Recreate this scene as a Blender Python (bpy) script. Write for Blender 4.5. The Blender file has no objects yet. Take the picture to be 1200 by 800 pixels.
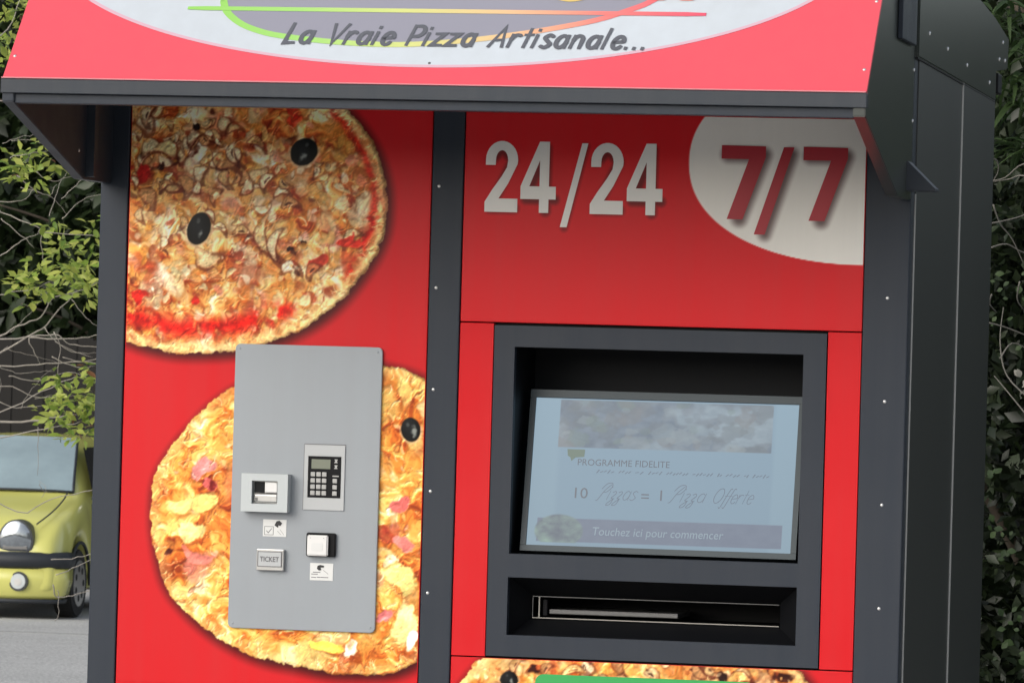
import bpy, bmesh, math, random
import numpy as np
from mathutils import Vector, Matrix, Quaternion
R_ = math.radians
scene = bpy.context.scene
COL = scene.collection

# ------------------------------------------------------------------ camera
F_PX, YAW, PITCH, ROLL = 6200.0, 0.20, math.atan(35 / 6200.0), 0.028
CAM = Vector((3.5425, -12.4, 1.55))
fw = Vector((-math.sin(YAW) * math.cos(PITCH), math.cos(YAW) * math.cos(PITCH), math.sin(PITCH)))
rt = fw.cross(Vector((0, 0, 1))).normalized()
up = rt.cross(fw)
rt, up = rt * math.cos(ROLL) + up * math.sin(ROLL), up * math.cos(ROLL) - rt * math.sin(ROLL)
cd = bpy.data.cameras.new('camera')
cam = bpy.data.objects.new('camera', cd)
COL.objects.link(cam)
cam.matrix_world = Matrix(((rt.x, up.x, -fw.x, CAM.x), (rt.y, up.y, -fw.y, CAM.y), (rt.z, up.z, -fw.z, CAM.z), (0, 0, 0, 1)))
cd.sensor_width = 36.0
cd.lens = 36.0 * F_PX / 1200.0
cd.clip_start = 0.1
cd.clip_end = 3000
scene.camera = cam
cd.dof.use_dof = True
cd.dof.focus_distance = 12.75
cd.dof.aperture_fstop = 36.0

# ------------------------------------------------------------------ world, sun, exposure
SUN_EL, SUN_AZ = R_(28), R_(-150)     # azimuth measured from +y (behind the kiosk) towards +x
w = bpy.data.worlds.new('World')
scene.world = w
w.use_nodes = True
nt = w.node_tree
bg = nt.nodes['Background']
sky = nt.nodes.new('ShaderNodeTexSky')
sky.sky_type = 'NISHITA'
sky.sun_disc = False
sky.sun_elevation = SUN_EL
sky.sun_rotation = SUN_AZ
sky.air_density = 1.0
sky.dust_density = 3.0
sky.ozone_density = 1.0
hs = nt.nodes.new('ShaderNodeHueSaturation')      # thin high cloud: the blue is washed out
hs.inputs['Saturation'].default_value = 0.45
nt.links.new(sky.outputs[0], hs.inputs['Color'])
nt.links.new(hs.outputs[0], bg.inputs[0])
bg.inputs[1].default_value = 0.15
sl = bpy.data.lights.new('sun', 'SUN')
sun = bpy.data.objects.new('sun', sl)
COL.objects.link(sun)
sl.energy = 1.1
sl.angle = R_(55.0)
sl.color = (1.0, 0.95, 0.88)
sdir = Vector((math.sin(SUN_AZ) * math.cos(SUN_EL), math.cos(SUN_AZ) * math.cos(SUN_EL), math.sin(SUN_EL)))
sun.rotation_euler = sdir.to_track_quat('Z', 'Y').to_euler()
scene.view_settings.view_transform = 'Standard'
scene.view_settings.look = 'None'
scene.view_settings.exposure = 0.14
scene.view_settings.gamma = 1.0
scene.view_settings.use_curve_mapping = False
scene.cycles.max_bounces = 5
scene.cycles.diffuse_bounces = 2
scene.cycles.glossy_bounces = 3
scene.cycles.transmission_bounces = 3


def ray(px, py):
    return fw * F_PX + rt * (px - 600) - up * (py - 400)


def at(px, py, Y):
    d = ray(px, py)
    return CAM + d * ((Y - CAM.y) / d.y)


# ------------------------------------------------------------------ materials
def s2l(c):
    c = np.asarray(c, float)
    return np.where(c <= 0.04045, c / 12.92, ((c + 0.055) / 1.055) ** 2.4)


def rgb(r, g, b):
    return tuple(float(v) for v in s2l(np.array([r, g, b]) / 255.0))


MATS = {}


def add_streaks(m, amt):
    """faint rain streaks and dust on an upright surface, in world coordinates"""
    t = m.node_tree
    b = t.nodes['Principled BSDF']
    geo = t.nodes.new('ShaderNodeNewGeometry')
    mp = t.nodes.new('ShaderNodeMapping')
    mp.inputs['Scale'].default_value = (26, 26, 0.8)
    t.links.new(geo.outputs['Position'], mp.inputs[0])
    n = t.nodes.new('ShaderNodeTexNoise')
    n.inputs['Scale'].default_value = 1.0
    n.inputs['Detail'].default_value = 6
    n.inputs['Roughness'].default_value = 0.6
    t.links.new(mp.outputs[0], n.inputs['Vector'])
    n2 = t.nodes.new('ShaderNodeTexNoise')
    n2.inputs['Scale'].default_value = 2.2
    n2.inputs['Detail'].default_value = 5
    t.links.new(geo.outputs['Position'], n2.inputs['Vector'])
    ml = t.nodes.new('ShaderNodeMath')
    ml.operation = 'ADD'
    t.links.new(n.outputs['Fac'], ml.inputs[0])
    t.links.new(n2.outputs['Fac'], ml.inputs[1])
    r = t.nodes.new('ShaderNodeMapRange')
    r.inputs['From Min'].default_value = 0.75
    r.inputs['From Max'].default_value = 1.25
    r.inputs['To Min'].default_value = 0.0
    r.inputs['To Max'].default_value = amt
    t.links.new(ml.outputs[0], r.inputs[0])
    mx = t.nodes.new('ShaderNodeMixRGB')
    mx.inputs[2].default_value = (0.20, 0.18, 0.16, 1)
    t.links.new(r.outputs[0], mx.inputs[0])
    i = b.inputs['Base Color']
    if i.is_linked:
        t.links.new(i.links[0].from_socket, mx.inputs[1])
    else:
        mx.inputs[1].default_value = i.default_value
    t.links.new(mx.outputs[0], i)


def mat(name, col, rough=0.5, metal=0.0, noise=0.0, nscale=30.0, bump=0.0, bscale=200.0, spec=0.5, stretch=(1, 1, 1), emit=None, estr=0.0, coat=0.0, rnoise=0.0):
    m = bpy.data.materials.new(name)
    m.use_nodes = True
    t = m.node_tree
    b = t.nodes['Principled BSDF']
    b.inputs['Roughness'].default_value = rough
    b.inputs['Metallic'].default_value = metal
    b.inputs['Specular IOR Level'].default_value = spec
    b.inputs['Coat Weight'].default_value = coat
    b.inputs['Coat Roughness'].default_value = 0.08
    c = tuple(col) + (1,)
    b.inputs['Base Color'].default_value = c
    tc = t.nodes.new('ShaderNodeTexCoord')
    mp = t.nodes.new('ShaderNodeMapping')
    mp.inputs['Scale'].default_value = stretch
    t.links.new(tc.outputs['Object'], mp.inputs[0])
    if noise > 0 or rnoise > 0:
        n = t.nodes.new('ShaderNodeTexNoise')
        n.inputs['Scale'].default_value = nscale
        n.inputs['Detail'].default_value = 6
        n.inputs['Roughness'].default_value = 0.62
        t.links.new(mp.outputs[0], n.inputs['Vector'])
        if noise > 0:
            mx = t.nodes.new('ShaderNodeMixRGB')
            mx.inputs[1].default_value = tuple(v * (1 - noise) for v in col) + (1,)
            mx.inputs[2].default_value = tuple(min(1, v * (1 + noise)) for v in col) + (1,)
            t.links.new(n.outputs['Fac'], mx.inputs[0])
            t.links.new(mx.outputs[0], b.inputs['Base Color'])
        if rnoise > 0:
            mr = t.nodes.new('ShaderNodeMapRange')
            mr.inputs['From Min'].default_value = 0.3
            mr.inputs['From Max'].default_value = 0.7
            mr.inputs['To Min'].default_value = max(0.02, rough - rnoise)
            mr.inputs['To Max'].default_value = min(1, rough + rnoise)
            t.links.new(n.outputs['Fac'], mr.inputs[0])
            t.links.new(mr.outputs[0], b.inputs['Roughness'])
    if bump > 0:
        n2 = t.nodes.new('ShaderNodeTexNoise')
        n2.inputs['Scale'].default_value = bscale
        n2.inputs['Detail'].default_value = 3
        t.links.new(mp.outputs[0], n2.inputs['Vector'])
        bp = t.nodes.new('ShaderNodeBump')
        bp.inputs['Strength'].default_value = bump
        bp.inputs['Distance'].default_value = 0.002
        t.links.new(n2.outputs['Fac'], bp.inputs['Height'])
        t.links.new(bp.outputs[0], b.inputs['Normal'])
    if emit:
        b.inputs['Emission Color'].default_value = tuple(emit) + (1,)
        b.inputs['Emission Strength'].default_value = estr
    MATS[name] = m
    return m


def attr_mat(name, rough=0.35, estr=0.0, spec=0.5):
    m = mat(name, (0.5, 0.5, 0.5), rough, spec=spec)
    t = m.node_tree
    b = t.nodes['Principled BSDF']
    a = t.nodes.new('ShaderNodeVertexColor')
    a.layer_name = 'print'
    if estr > 0:
        b.inputs['Base Color'].default_value = (0.02, 0.025, 0.03, 1)
        t.links.new(a.outputs[0], b.inputs['Emission Color'])
        b.inputs['Emission Strength'].default_value = estr
    else:
        t.links.new(a.outputs[0], b.inputs['Base Color'])
    return m


def ramp_mat(name, stops, rough=0.4):
    m = mat(name, (0.5, 0.5, 0.5), rough)
    t = m.node_tree
    b = t.nodes['Principled BSDF']
    tc = t.nodes.new('ShaderNodeTexCoord')
    sx = t.nodes.new('ShaderNodeSeparateXYZ')
    r = t.nodes.new('ShaderNodeValToRGB')
    t.links.new(tc.outputs['Generated'], sx.inputs[0])
    t.links.new(sx.outputs['X'], r.inputs[0])
    el = r.color_ramp.elements
    while len(el) < len(stops):
        el.new(0.5)
    for e, (p, c) in zip(el, stops):
        e.position = p
        e.color = tuple(c) + (1,)
    t.links.new(r.outputs[0], b.inputs['Base Color'])
    return m


def leaf_mat(name, col, col2, trans=0.35, rough=0.45):
    m = bpy.data.materials.new(name)
    m.use_nodes = True
    t = m.node_tree
    b = t.nodes['Principled BSDF']
    out = t.nodes['Material Output']
    b.inputs['Roughness'].default_value = rough
    oi = t.nodes.new('ShaderNodeObjectInfo')
    geo = t.nodes.new('ShaderNodeNewGeometry')
    ad = t.nodes.new('ShaderNodeMath')
    ad.operation = 'ADD'
    fr = t.nodes.new('ShaderNodeMath')
    fr.operation = 'FRACT'
    t.links.new(oi.outputs['Random'], ad.inputs[0])
    t.links.new(geo.outputs['Random Per Island'], ad.inputs[1])
    t.links.new(ad.outputs[0], fr.inputs[0])
    mx = t.nodes.new('ShaderNodeMixRGB')
    mx.inputs[1].default_value = tuple(col) + (1,)
    mx.inputs[2].default_value = tuple(col2) + (1,)
    t.links.new(fr.outputs[0], mx.inputs[0])
    t.links.new(mx.outputs[0], b.inputs['Base Color'])
    tr = t.nodes.new('ShaderNodeBsdfTranslucent')
    t.links.new(mx.outputs[0], tr.inputs[0])
    ms = t.nodes.new('ShaderNodeMixShader')
    ms.inputs[0].default_value = trans
    t.links.new(b.outputs[0], ms.inputs[1])
    t.links.new(tr.outputs[0], ms.inputs[2])
    t.links.new(ms.outputs[0], out.inputs['Surface'])
    MATS[name] = m
    return m


RED = (0.66, 0.012, 0.018)
RED_S = np.array([212, 36, 42]) / 255.0    # replaced below by the exact inverse of RED
mat('red_vinyl', RED, 0.33, noise=0.07, nscale=3.5, rnoise=0.08, spec=0.15, bump=0.2, bscale=7)
mat('fascia_red', (0.78, 0.088, 0.122), 0.35, noise=0.03, nscale=4)  # pinker than the panel red
mat('fascia_white', (0.58, 0.635, 0.69), 0.35, noise=0.02, nscale=4)
mat('fascia_lilac', (0.29, 0.29, 0.35), 0.4)
mat('fascia_grey', (0.115, 0.122, 0.142), 0.45)
mat('anthracite', (0.025, 0.033, 0.047), 0.42, spec=0.25, noise=0.06, nscale=9, bump=0.12, bscale=900, rnoise=0.06)
mat('trim_light', (0.036, 0.044, 0.056), 0.4, spec=0.25, noise=0.06, nscale=9, bump=0.1, bscale=900)
mat('dark_cladding', (0.036, 0.039, 0.037), 0.42, noise=0.06, nscale=2.5, rnoise=0.0)
mat('skirt_metal', (0.040, 0.048, 0.044), 0.28, noise=0.06, nscale=2.5, rnoise=0.0)
mat('seam_metal', (0.58, 0.58, 0.55), 0.5)
mat('rivet_metal', (0.75, 0.75, 0.74), 0.3, metal=0.7)
mat('black_plastic', (0.004, 0.0045, 0.006), 0.55, spec=0.2)
mat('black_gap', (0.004, 0.004, 0.005), 0.7)
mat('plate_grey', (0.30, 0.33, 0.36), 0.42, metal=0.15, noise=0.03, nscale=8, bump=0.08, bscale=1200, rnoise=0.05)
mat('reader_grey', (0.50, 0.54, 0.55), 0.4)
mat('bezel_grey', (0.46, 0.48, 0.49), 0.45)
mat('steel', (0.55, 0.55, 0.54), 0.28, metal=0.85, noise=0.1, nscale=40)
mat('slot_metal', (0.34, 0.33, 0.30), 0.4, metal=0.6)
mat('steel_dark', (0.16, 0.16, 0.16), 0.35, metal=0.7)
mat('white_plastic', (0.74, 0.74, 0.73), 0.35)
mat('sticker_white', (0.70, 0.71, 0.70), 0.5)
mat('key_grey', (0.42, 0.42, 0.41), 0.5)
mat('lcd', (0.20, 0.22, 0.17), 0.25)
mat('ink', (0.02, 0.02, 0.022), 0.5)
mat('ink_grey', (0.16, 0.16, 0.17), 0.5)
mat('numeral_white', (0.80, 0.785, 0.75), 0.42, noise=0.03, nscale=5)
mat('numeral_red', (0.40, 0.008, 0.022), 0.4)
mat('green_vinyl', (0.030, 0.36, 0.085), 0.4, noise=0.05, nscale=8)
mat('screen_bezel', (0.045, 0.062, 0.072), 0.35, spec=0.25)

# ------------------------------------------------------------------ mesh helpers
WL = {}


def tag(o, label=None, cat=None, group=None, kind=None):
    if label:
        o['label'] = label
    if cat:
        o['category'] = cat
    if group:
        o['group'] = group
    if kind:
        o['kind'] = kind
    return o


def empty(name, loc, rotz=0.0, local=False):
    o = bpy.data.objects.new(name, None)
    COL.objects.link(o)
    o.location = loc
    o.rotation_euler = (0, 0, rotz)
    WL[o] = Vector((0, 0, 0)) if local else Vector(loc)
    return o


def put(name, me, m, parent=None, smooth=False, recentre=True):
    """link a mesh given in world (or thing-local) coordinates"""
    if m is not None:
        ms = m if isinstance(m, (list, tuple)) else [m]
        for q in ms:
            me.materials.append(MATS[q] if isinstance(q, str) else q)
    c = Vector((0, 0, 0))
    n = len(me.vertices)
    if recentre and n:
        co = np.empty(n * 3, np.float32)
        me.vertices.foreach_get('co', co)
        co = co.reshape(-1, 3)
        cc = (co.min(0) + co.max(0)) / 2
        co -= cc
        me.vertices.foreach_set('co', co.ravel())
        c = Vector([float(v) for v in cc])
    if smooth:
        me.polygons.foreach_set('use_smooth', [True] * len(me.polygons))
    o = bpy.data.objects.new(name, me)
    COL.objects.link(o)
    WL[o] = c
    if parent is not None:
        o.parent = parent
        o.location = c - WL[parent]
    else:
        o.location = c
    me.update()
    return o


def bm_put(name, bm, m, parent=None, smooth=False):
    me = bpy.data.meshes.new(name)
    bmesh.ops.recalc_face_normals(bm, faces=bm.faces)
    bm.to_mesh(me)
    bm.free()
    return put(name, me, m, parent, smooth)


def bm_box(bm, x0, x1, y0, y1, z0, z1):
    v = [bm.verts.new(p) for p in ((x0, y0, z0), (x1, y0, z0), (x1, y1, z0), (x0, y1, z0), (x0, y0, z1), (x1, y0, z1), (x1, y1, z1), (x0, y1, z1))]
    for f in ((0, 3, 2, 1), (4, 5, 6, 7), (0, 1, 5, 4), (1, 2, 6, 5), (2, 3, 7, 6), (3, 0, 4, 7)):
        bm.faces.new([v[i] for i in f])
    return v


def box(name, x0, x1, y0, y1, z0, z1, m, parent=None, bev=0.0, seg=2):
    bm = bmesh.new()
    bm_box(bm, x0, x1, y0, y1, z0, z1)
    if bev > 0:
        bmesh.ops.bevel(bm, geom=bm.edges[:], offset=bev, segments=seg, affect='EDGES', profile=0.5)
    return bm_put(name, bm, m, parent)


def prism(name, pts, off, m, parent=None, bev=0.0):
    """closed polygon of 3D points extruded by the vector off"""
    bm = bmesh.new()
    a = [bm.verts.new(p) for p in pts]
    f = bm.faces.new(a)
    r = bmesh.ops.extrude_face_region(bm, geom=[f])
    vs = [e for e in r['geom'] if isinstance(e, bmesh.types.BMVert)]
    bmesh.ops.translate(bm, verts=vs, vec=off)
    if bev > 0:
        bmesh.ops.bevel(bm, geom=bm.edges[:], offset=bev, segments=2, affect='EDGES')
    return bm_put(name, bm, m, parent)


def holed(name, outer, holes, y0, y1, m, parent=None):
    """plate in the xz plane with rectangular holes, as one closed mesh"""
    xs = sorted({outer[0], outer[1]} | {h[0] for h in holes} | {h[1] for h in holes})
    zs = sorted({outer[2], outer[3]} | {h[2] for h in holes} | {h[3] for h in holes})

    def solid(i, j):
        if i < 0 or j < 0 or i >= len(xs) - 1 or j >= len(zs) - 1:
            return False
        cx, cz = (xs[i] + xs[i + 1]) / 2, (zs[j] + zs[j + 1]) / 2
        return not any(h[0] < cx < h[1] and h[2] < cz < h[3] for h in holes)
    bm = bmesh.new()
    V = {}

    def v(i, j, k):
        if (i, j, k) not in V:
            V[(i, j, k)] = bm.verts.new((xs[i], (y0, y1)[k], zs[j]))
        return V[(i, j, k)]
    for i in range(len(xs) - 1):
        for j in range(len(zs) - 1):
            if not solid(i, j):
                continue
            bm.faces.new([v(i, j, 0), v(i + 1, j, 0), v(i + 1, j + 1, 0), v(i, j + 1, 0)])
            bm.faces.new([v(i, j, 1), v(i, j + 1, 1), v(i + 1, j + 1, 1), v(i + 1, j, 1)])
            for di, dj, a, b in ((-1, 0, (i, j), (i, j + 1)), (1, 0, (i + 1, j), (i + 1, j + 1)), (0, -1, (i, j), (i + 1, j)), (0, 1, (i, j + 1), (i + 1, j + 1))):
                if not solid(i + di, j + dj):
                    bm.faces.new([v(*a, 0), v(*b, 0), v(*b, 1), v(*a, 1)])
    return bm_put(name, bm, m, parent)


def rrect(x0, x1, z0, z1, r, n=5):
    out = []
    for cx, cz, a0 in ((x1 - r, z1 - r, 0), (x0 + r, z1 - r, 90), (x0 + r, z0 + r, 180), (x1 - r, z0 + r, 270)):
        for k in range(n + 1):
            a = R_(a0 + 90 * k / n)
            out.append((cx + r * math.cos(a), cz + r * math.sin(a)))
    return out


def rplate(name, x0, x1, z0, z1, r, y0, y1, m, parent=None, bev=0.0):
    return prism(name, [(x, y0, z) for x, z in rrect(x0, x1, z0, z1, r)], (0, y1 - y0, 0), m, parent, bev)


def dome(name, c, n, r, m, parent, h=0.55):
    """small domed rivet head"""
    bm = bmesh.new()
    n = Vector(n).normalized()
    a = n.orthogonal().normalized()
    b = n.cross(a)
    rings = []
    for k, (rr, hh) in enumerate(((1.0, 0.0), (0.85, 0.55), (0.5, 0.9))):
        rings.append([bm.verts.new(Vector(c) + (a * math.cos(t) + b * math.sin(t)) * r * rr + n * r * h * hh) for t in [2 * math.pi * q / 10 for q in range(10)]])
    top = bm.verts.new(Vector(c) + n * r * h)
    for k in range(2):
        for q in range(10):
            bm.faces.new([rings[k][q], rings[k][(q + 1) % 10], rings[k + 1][(q + 1) % 10], rings[k + 1][q]])
    for q in range(10):
        bm.faces.new([rings[2][q], rings[2][(q + 1) % 10], top])
    return bm_put(name, bm, m, parent, True)


def tube_bm(bm, pts, radii, n=6):
    pts = [Vector(p) for p in pts]
    prev = None
    a = None
    for i, p in enumerate(pts):
        d = (pts[min(i + 1, len(pts) - 1)] - pts[max(i - 1, 0)]).normalized()
        if a is None:
            a = d.orthogonal().normalized()
        a = (a - d * a.dot(d)).normalized()
        b = d.cross(a)
        r = radii[i] if isinstance(radii, (list, tuple)) else radii
        ring = [bm.verts.new(p + (a * math.cos(2 * math.pi * k / n) + b * math.sin(2 * math.pi * k / n)) * r) for k in range(n)]
        if prev:
            for k in range(n):
                bm.faces.new([prev[k], prev[(k + 1) % n], ring[(k + 1) % n], ring[k]])
        else:
            bm.faces.new(ring[::-1])
        prev = ring
    bm.faces.new(prev)


def smooth_path(pts, sub=5):
    P = [Vector(p) for p in pts]
    if len(P) < 3:
        return P
    out = []
    for i in range(len(P) - 1):
        p0, p1, p2, p3 = P[max(i - 1, 0)], P[i], P[i + 1], P[min(i + 2, len(P) - 1)]
        for k in range(sub):
            t = k / sub
            out.append(0.5 * ((2 * p1) + (p2 - p0) * t + (2 * p0 - 5 * p1 + 4 * p2 - p3) * t * t + (3 * p1 - p0 - 3 * p2 + p3) * t ** 3))
    out.append(P[-1])
    return out


# ------------------------------------------------------------------ stroke lettering (ribbons)
def arc(cx, cy, rx, ry, a0, a1, n=12):
    return [(cx + rx * math.cos(R_(a0 + (a1 - a0) * k / n)), cy + ry * math.sin(R_(a0 + (a1 - a0) * k / n))) for k in range(n + 1)]


def smooth2(p, sub=5):
    return [(v.x, v.y) for v in smooth_path([(q[0], q[1], 0) for q in p], sub)]


GL = {
    'L': (0.56, [[(0, 1), (0, 0), (0.46, 0.02)]]),
    'a': (0.66, [arc(0.26, 0.31, 0.24, 0.3, 40, 380, 18), [(0.5, 0.62), (0.52, 0.0)]]),
    'V': (0.74, [[(0, 1), (0.28, 0), (0.68, 1)]]),
    'r': (0.46, [[(0, 0.62), (0, 0)], arc(0.25, 0.33, 0.25, 0.28, 175, 55)]),
    'i': (0.24, [[(0, 0.62), (0, 0)], [(0.0, 0.84), (0.0, 0.9)]]),
    'e': (0.60, [[(0.04, 0.31), (0.49, 0.36)] + arc(0.27, 0.31, 0.24, 0.31, 14, 325, 16)]),
    'P': (0.68, [[(0, 1), (0, 0)], [(0, 0.97)] + arc(0.28, 0.71, 0.28, 0.26, 90, -90) + [(0, 0.43)]]),
    'z': (0.58, [[(0, 0.6), (0.44, 0.6), (0.0, 0.02), (0.48, 0.02)]]),
    'A': (0.80, [[(0, 0), (0.40, 1), (0.66, 0)], [(0.15, 0.33), (0.58, 0.35)]]),
    't': (0.44, [[(0.16, 0.92), (0.16, 0.0)], [(0, 0.62), (0.36, 0.63)]]),
    's': (0.52, [smooth2([(0.42, 0.55), (0.22, 0.63), (0.05, 0.49), (0.22, 0.33), (0.41, 0.17), (0.22, 0.0), (0, 0.07)])]),
    'n': (0.62, [[(0, 0.62), (0, 0)], [(0.0, 0.36)] + arc(0.22, 0.38, 0.22, 0.24, 170, 0) + [(0.45, 0)]]),
    'l': (0.24, [[(0, 1), (0, 0)]]),
    '.': (0.26, [[(0, 0.0), (0.0, 0.07)]]),
    ' ': (0.42, []),
    'O': (0.95, [arc(0.4, 0.5, 0.38, 0.5, 60, 440, 24)]),
    'f': (0.36, [smooth2([(0.42, 0.95), (0.25, 0.98), (0.15, 0.5), (0.05, -0.3), (-0.12, -0.25)]), [(0, 0.5), (0.32, 0.5)]]),
    'p': (0.68, [smooth2([(0.5, 1.05), (0.15, 0.6), (-0.05, 0.0), (-0.2, -0.08)]), smooth2([(-0.15, 0.72), (0.1, 1.08), (0.5, 1.12), (0.62, 0.85), (0.4, 0.55), (0.15, 0.5)])]),
    'y': (0.5, [smooth2([(0, 0.5), (0.2, 0.58), (0.3, 0.42), (0.08, 0.12), (0.28, 0.05), (0.22, -0.3), (-0.05, -0.38), (-0.02, -0.2), (0.34, 0.1)])]),
}


def ribbon(bm, pts, hw, F, h):
    P = [Vector((p[0], p[1])) for p in pts]
    n = len(P)
    L, Rr = [], []
    for i in range(n):
        d0 = (P[i] - P[i - 1]).normalized() if i > 0 else None
        d1 = (P[i + 1] - P[i]).normalized() if i < n - 1 else None
        if d0 is None:
            d0 = d1
        if d1 is None:
            d1 = d0
        m = (d0 + d1)
        m = m.normalized() if m.length > 1e-6 else d0
        nn = Vector((-m.y, m.x))
        c = max(0.5, abs(nn.dot(Vector((-d0.y, d0.x)))))
        q = P[i]
        if i == 0:
            q = q - d1 * hw * 0.55
        if i == n - 1:
            q = q + d0 * hw * 0.55
        e = 0.7 if i in (0, n - 1) else 1.0
        L.append(q + nn * hw * e / c)
        Rr.append(q - nn * hw * e / c)
    vl = [bm.verts.new(F(p.x, p.y, h)) for p in L]
    vr = [bm.verts.new(F(p.x, p.y, h)) for p in Rr]
    for i in range(n - 1):
        bm.faces.new([vl[i], vr[i], vr[i + 1], vl[i + 1]])


def stroke_text(name, text, u0, v0, u1, cap, F, m, parent, hw, shear=0.18, dv=0.0, h0=0.0006, track=0.0):
    adv = sum(GL[c][0] + track for c in text)
    k = (u1 - u0) / adv
    bm = bmesh.new()
    x, layer = 0.0, 0
    for c in text:
        wd, st = GL[c]
        for s in st:
            xs = cap * 0.98
            pts = [(u0 + x * k + p[0] * min(k * 1.0, xs * 1.2) + p[1] * cap * shear, v0 + p[1] * cap + dv * x * k) for p in s]
            ribbon(bm, pts, hw, F, h0 + 0.00012 * (layer % 3))
            layer += 1
        x += wd + track
    me = bpy.data.meshes.new(name)
    bm.to_mesh(me)
    bm.free()
    return put(name, me, m, parent)


def font_text(name, text, m, parent, F, u, v, height=None, width=None, bold=0.0, shear=0.0, h=0.0006, squash=1.0):
    """built-in font, set with its left baseline at (u, v) on the surface F"""
    cu = bpy.data.curves.new(name, 'FONT')
    cu.body = text
    cu.offset = bold
    cu.shear = shear
    cu.resolution_u = 3
    tmp = bpy.data.objects.new(name, cu)
    COL.objects.link(tmp)
    dg = bpy.context.evaluated_depsgraph_get()
    me = bpy.data.meshes.new_from_object(tmp.evaluated_get(dg))
    bpy.data.objects.remove(tmp)
    co = np.empty(len(me.vertices) * 3, np.float32)
    me.vertices.foreach_get('co', co)
    co = co.reshape(-1, 3)
    mn, mxx = co.min(0), co.max(0)
    sy = height / 0.73 if height else (width / (mxx[0] - mn[0]))
    sx = width / (mxx[0] - mn[0]) if width else sy * squash
    for i, p in enumerate(co):
        me.vertices[i].co = F(u + float(p[0] - mn[0]) * sx, v + float(p[1]) * sy, h)
    me.materials.clear()
    return put(name, me, m, parent)


# ------------------------------------------------------------------ printed pictures (painted into a colour attribute)
def hash2(ix, iy, seed):
    a = (ix * 374761393 + iy * 668265263 + seed * 1442695041) & 0xffffffff
    a = ((a ^ (a >> 13)) * 1274126177) & 0xffffffff
    return ((a ^ (a >> 16)) & 0xffff) / 65535.0


def vnoise(x, y, seed):
    ix, iy = np.floor(x).astype(np.int64), np.floor(y).astype(np.int64)
    fx, fy = x - ix, y - iy
    fx, fy = fx * fx * (3 - 2 * fx), fy * fy * (3 - 2 * fy)
    a, b = hash2(ix, iy, seed), hash2(ix + 1, iy, seed)
    c, d = hash2(ix, iy + 1, seed), hash2(ix + 1, iy + 1, seed)
    return (a * (1 - fx) + b * fx) * (1 - fy) + (c * (1 - fx) + d * fx) * fy


def fbm(x, y, seed, o=4, g=0.55):
    s, a, t = 0, 1.0, 0
    for k in range(o):
        s = s + a * vnoise(x, y, seed + 17 * k)
        t += a
        a *= g
        x, y = x * 2.03 + 5.1, y * 2.03 + 1.7
    return s / t


def sst(a, b, x):
    t = np.clip((x - a) / (b - a), 0, 1)
    return t * t * (3 - 2 * t)


def l2s(c):
    c = np.asarray(c, float)
    return np.where(c <= 0.0031308, c * 12.92, 1.055 * c ** (1 / 2.4) - 0.055)


RED_S = l2s(np.array(RED))
C8 = lambda *v: np.array(v, float) / 255.0


class Canvas:
    def __init__(s, x0, x1, z0, z1, res):
        s.nx, s.nz = int(round((x1 - x0) / res)) + 1, int(round((z1 - z0) / res)) + 1
        s.x0, s.x1, s.z0, s.z1 = x0, x1, z0, z1
        s.X, s.Z = np.meshgrid(np.linspace(x0, x1, s.nx), np.linspace(z0, z1, s.nz))
        s.res = res
        s.c = np.ones((s.nz, s.nx, 3)) * RED_S
        s.h = np.zeros((s.nz, s.nx))

    def win(s, cx, cz, r):
        i0, i1 = int((cx - r - s.x0) / s.res), int((cx + r - s.x0) / s.res) + 2
        j0, j1 = int((cz - r - s.z0) / s.res), int((cz + r - s.z0) / s.res) + 2
        i0, j0, i1, j1 = max(0, i0), max(0, j0), min(s.nx, i1), min(s.nz, j1)
        if i1 <= i0 or j1 <= j0:
            return None
        return slice(j0, j1), slice(i0, i1)

    def mix(s, w_, col, a):
        s.c[w_] = s.c[w_] * (1 - a[..., None]) + col * a[..., None]


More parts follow.
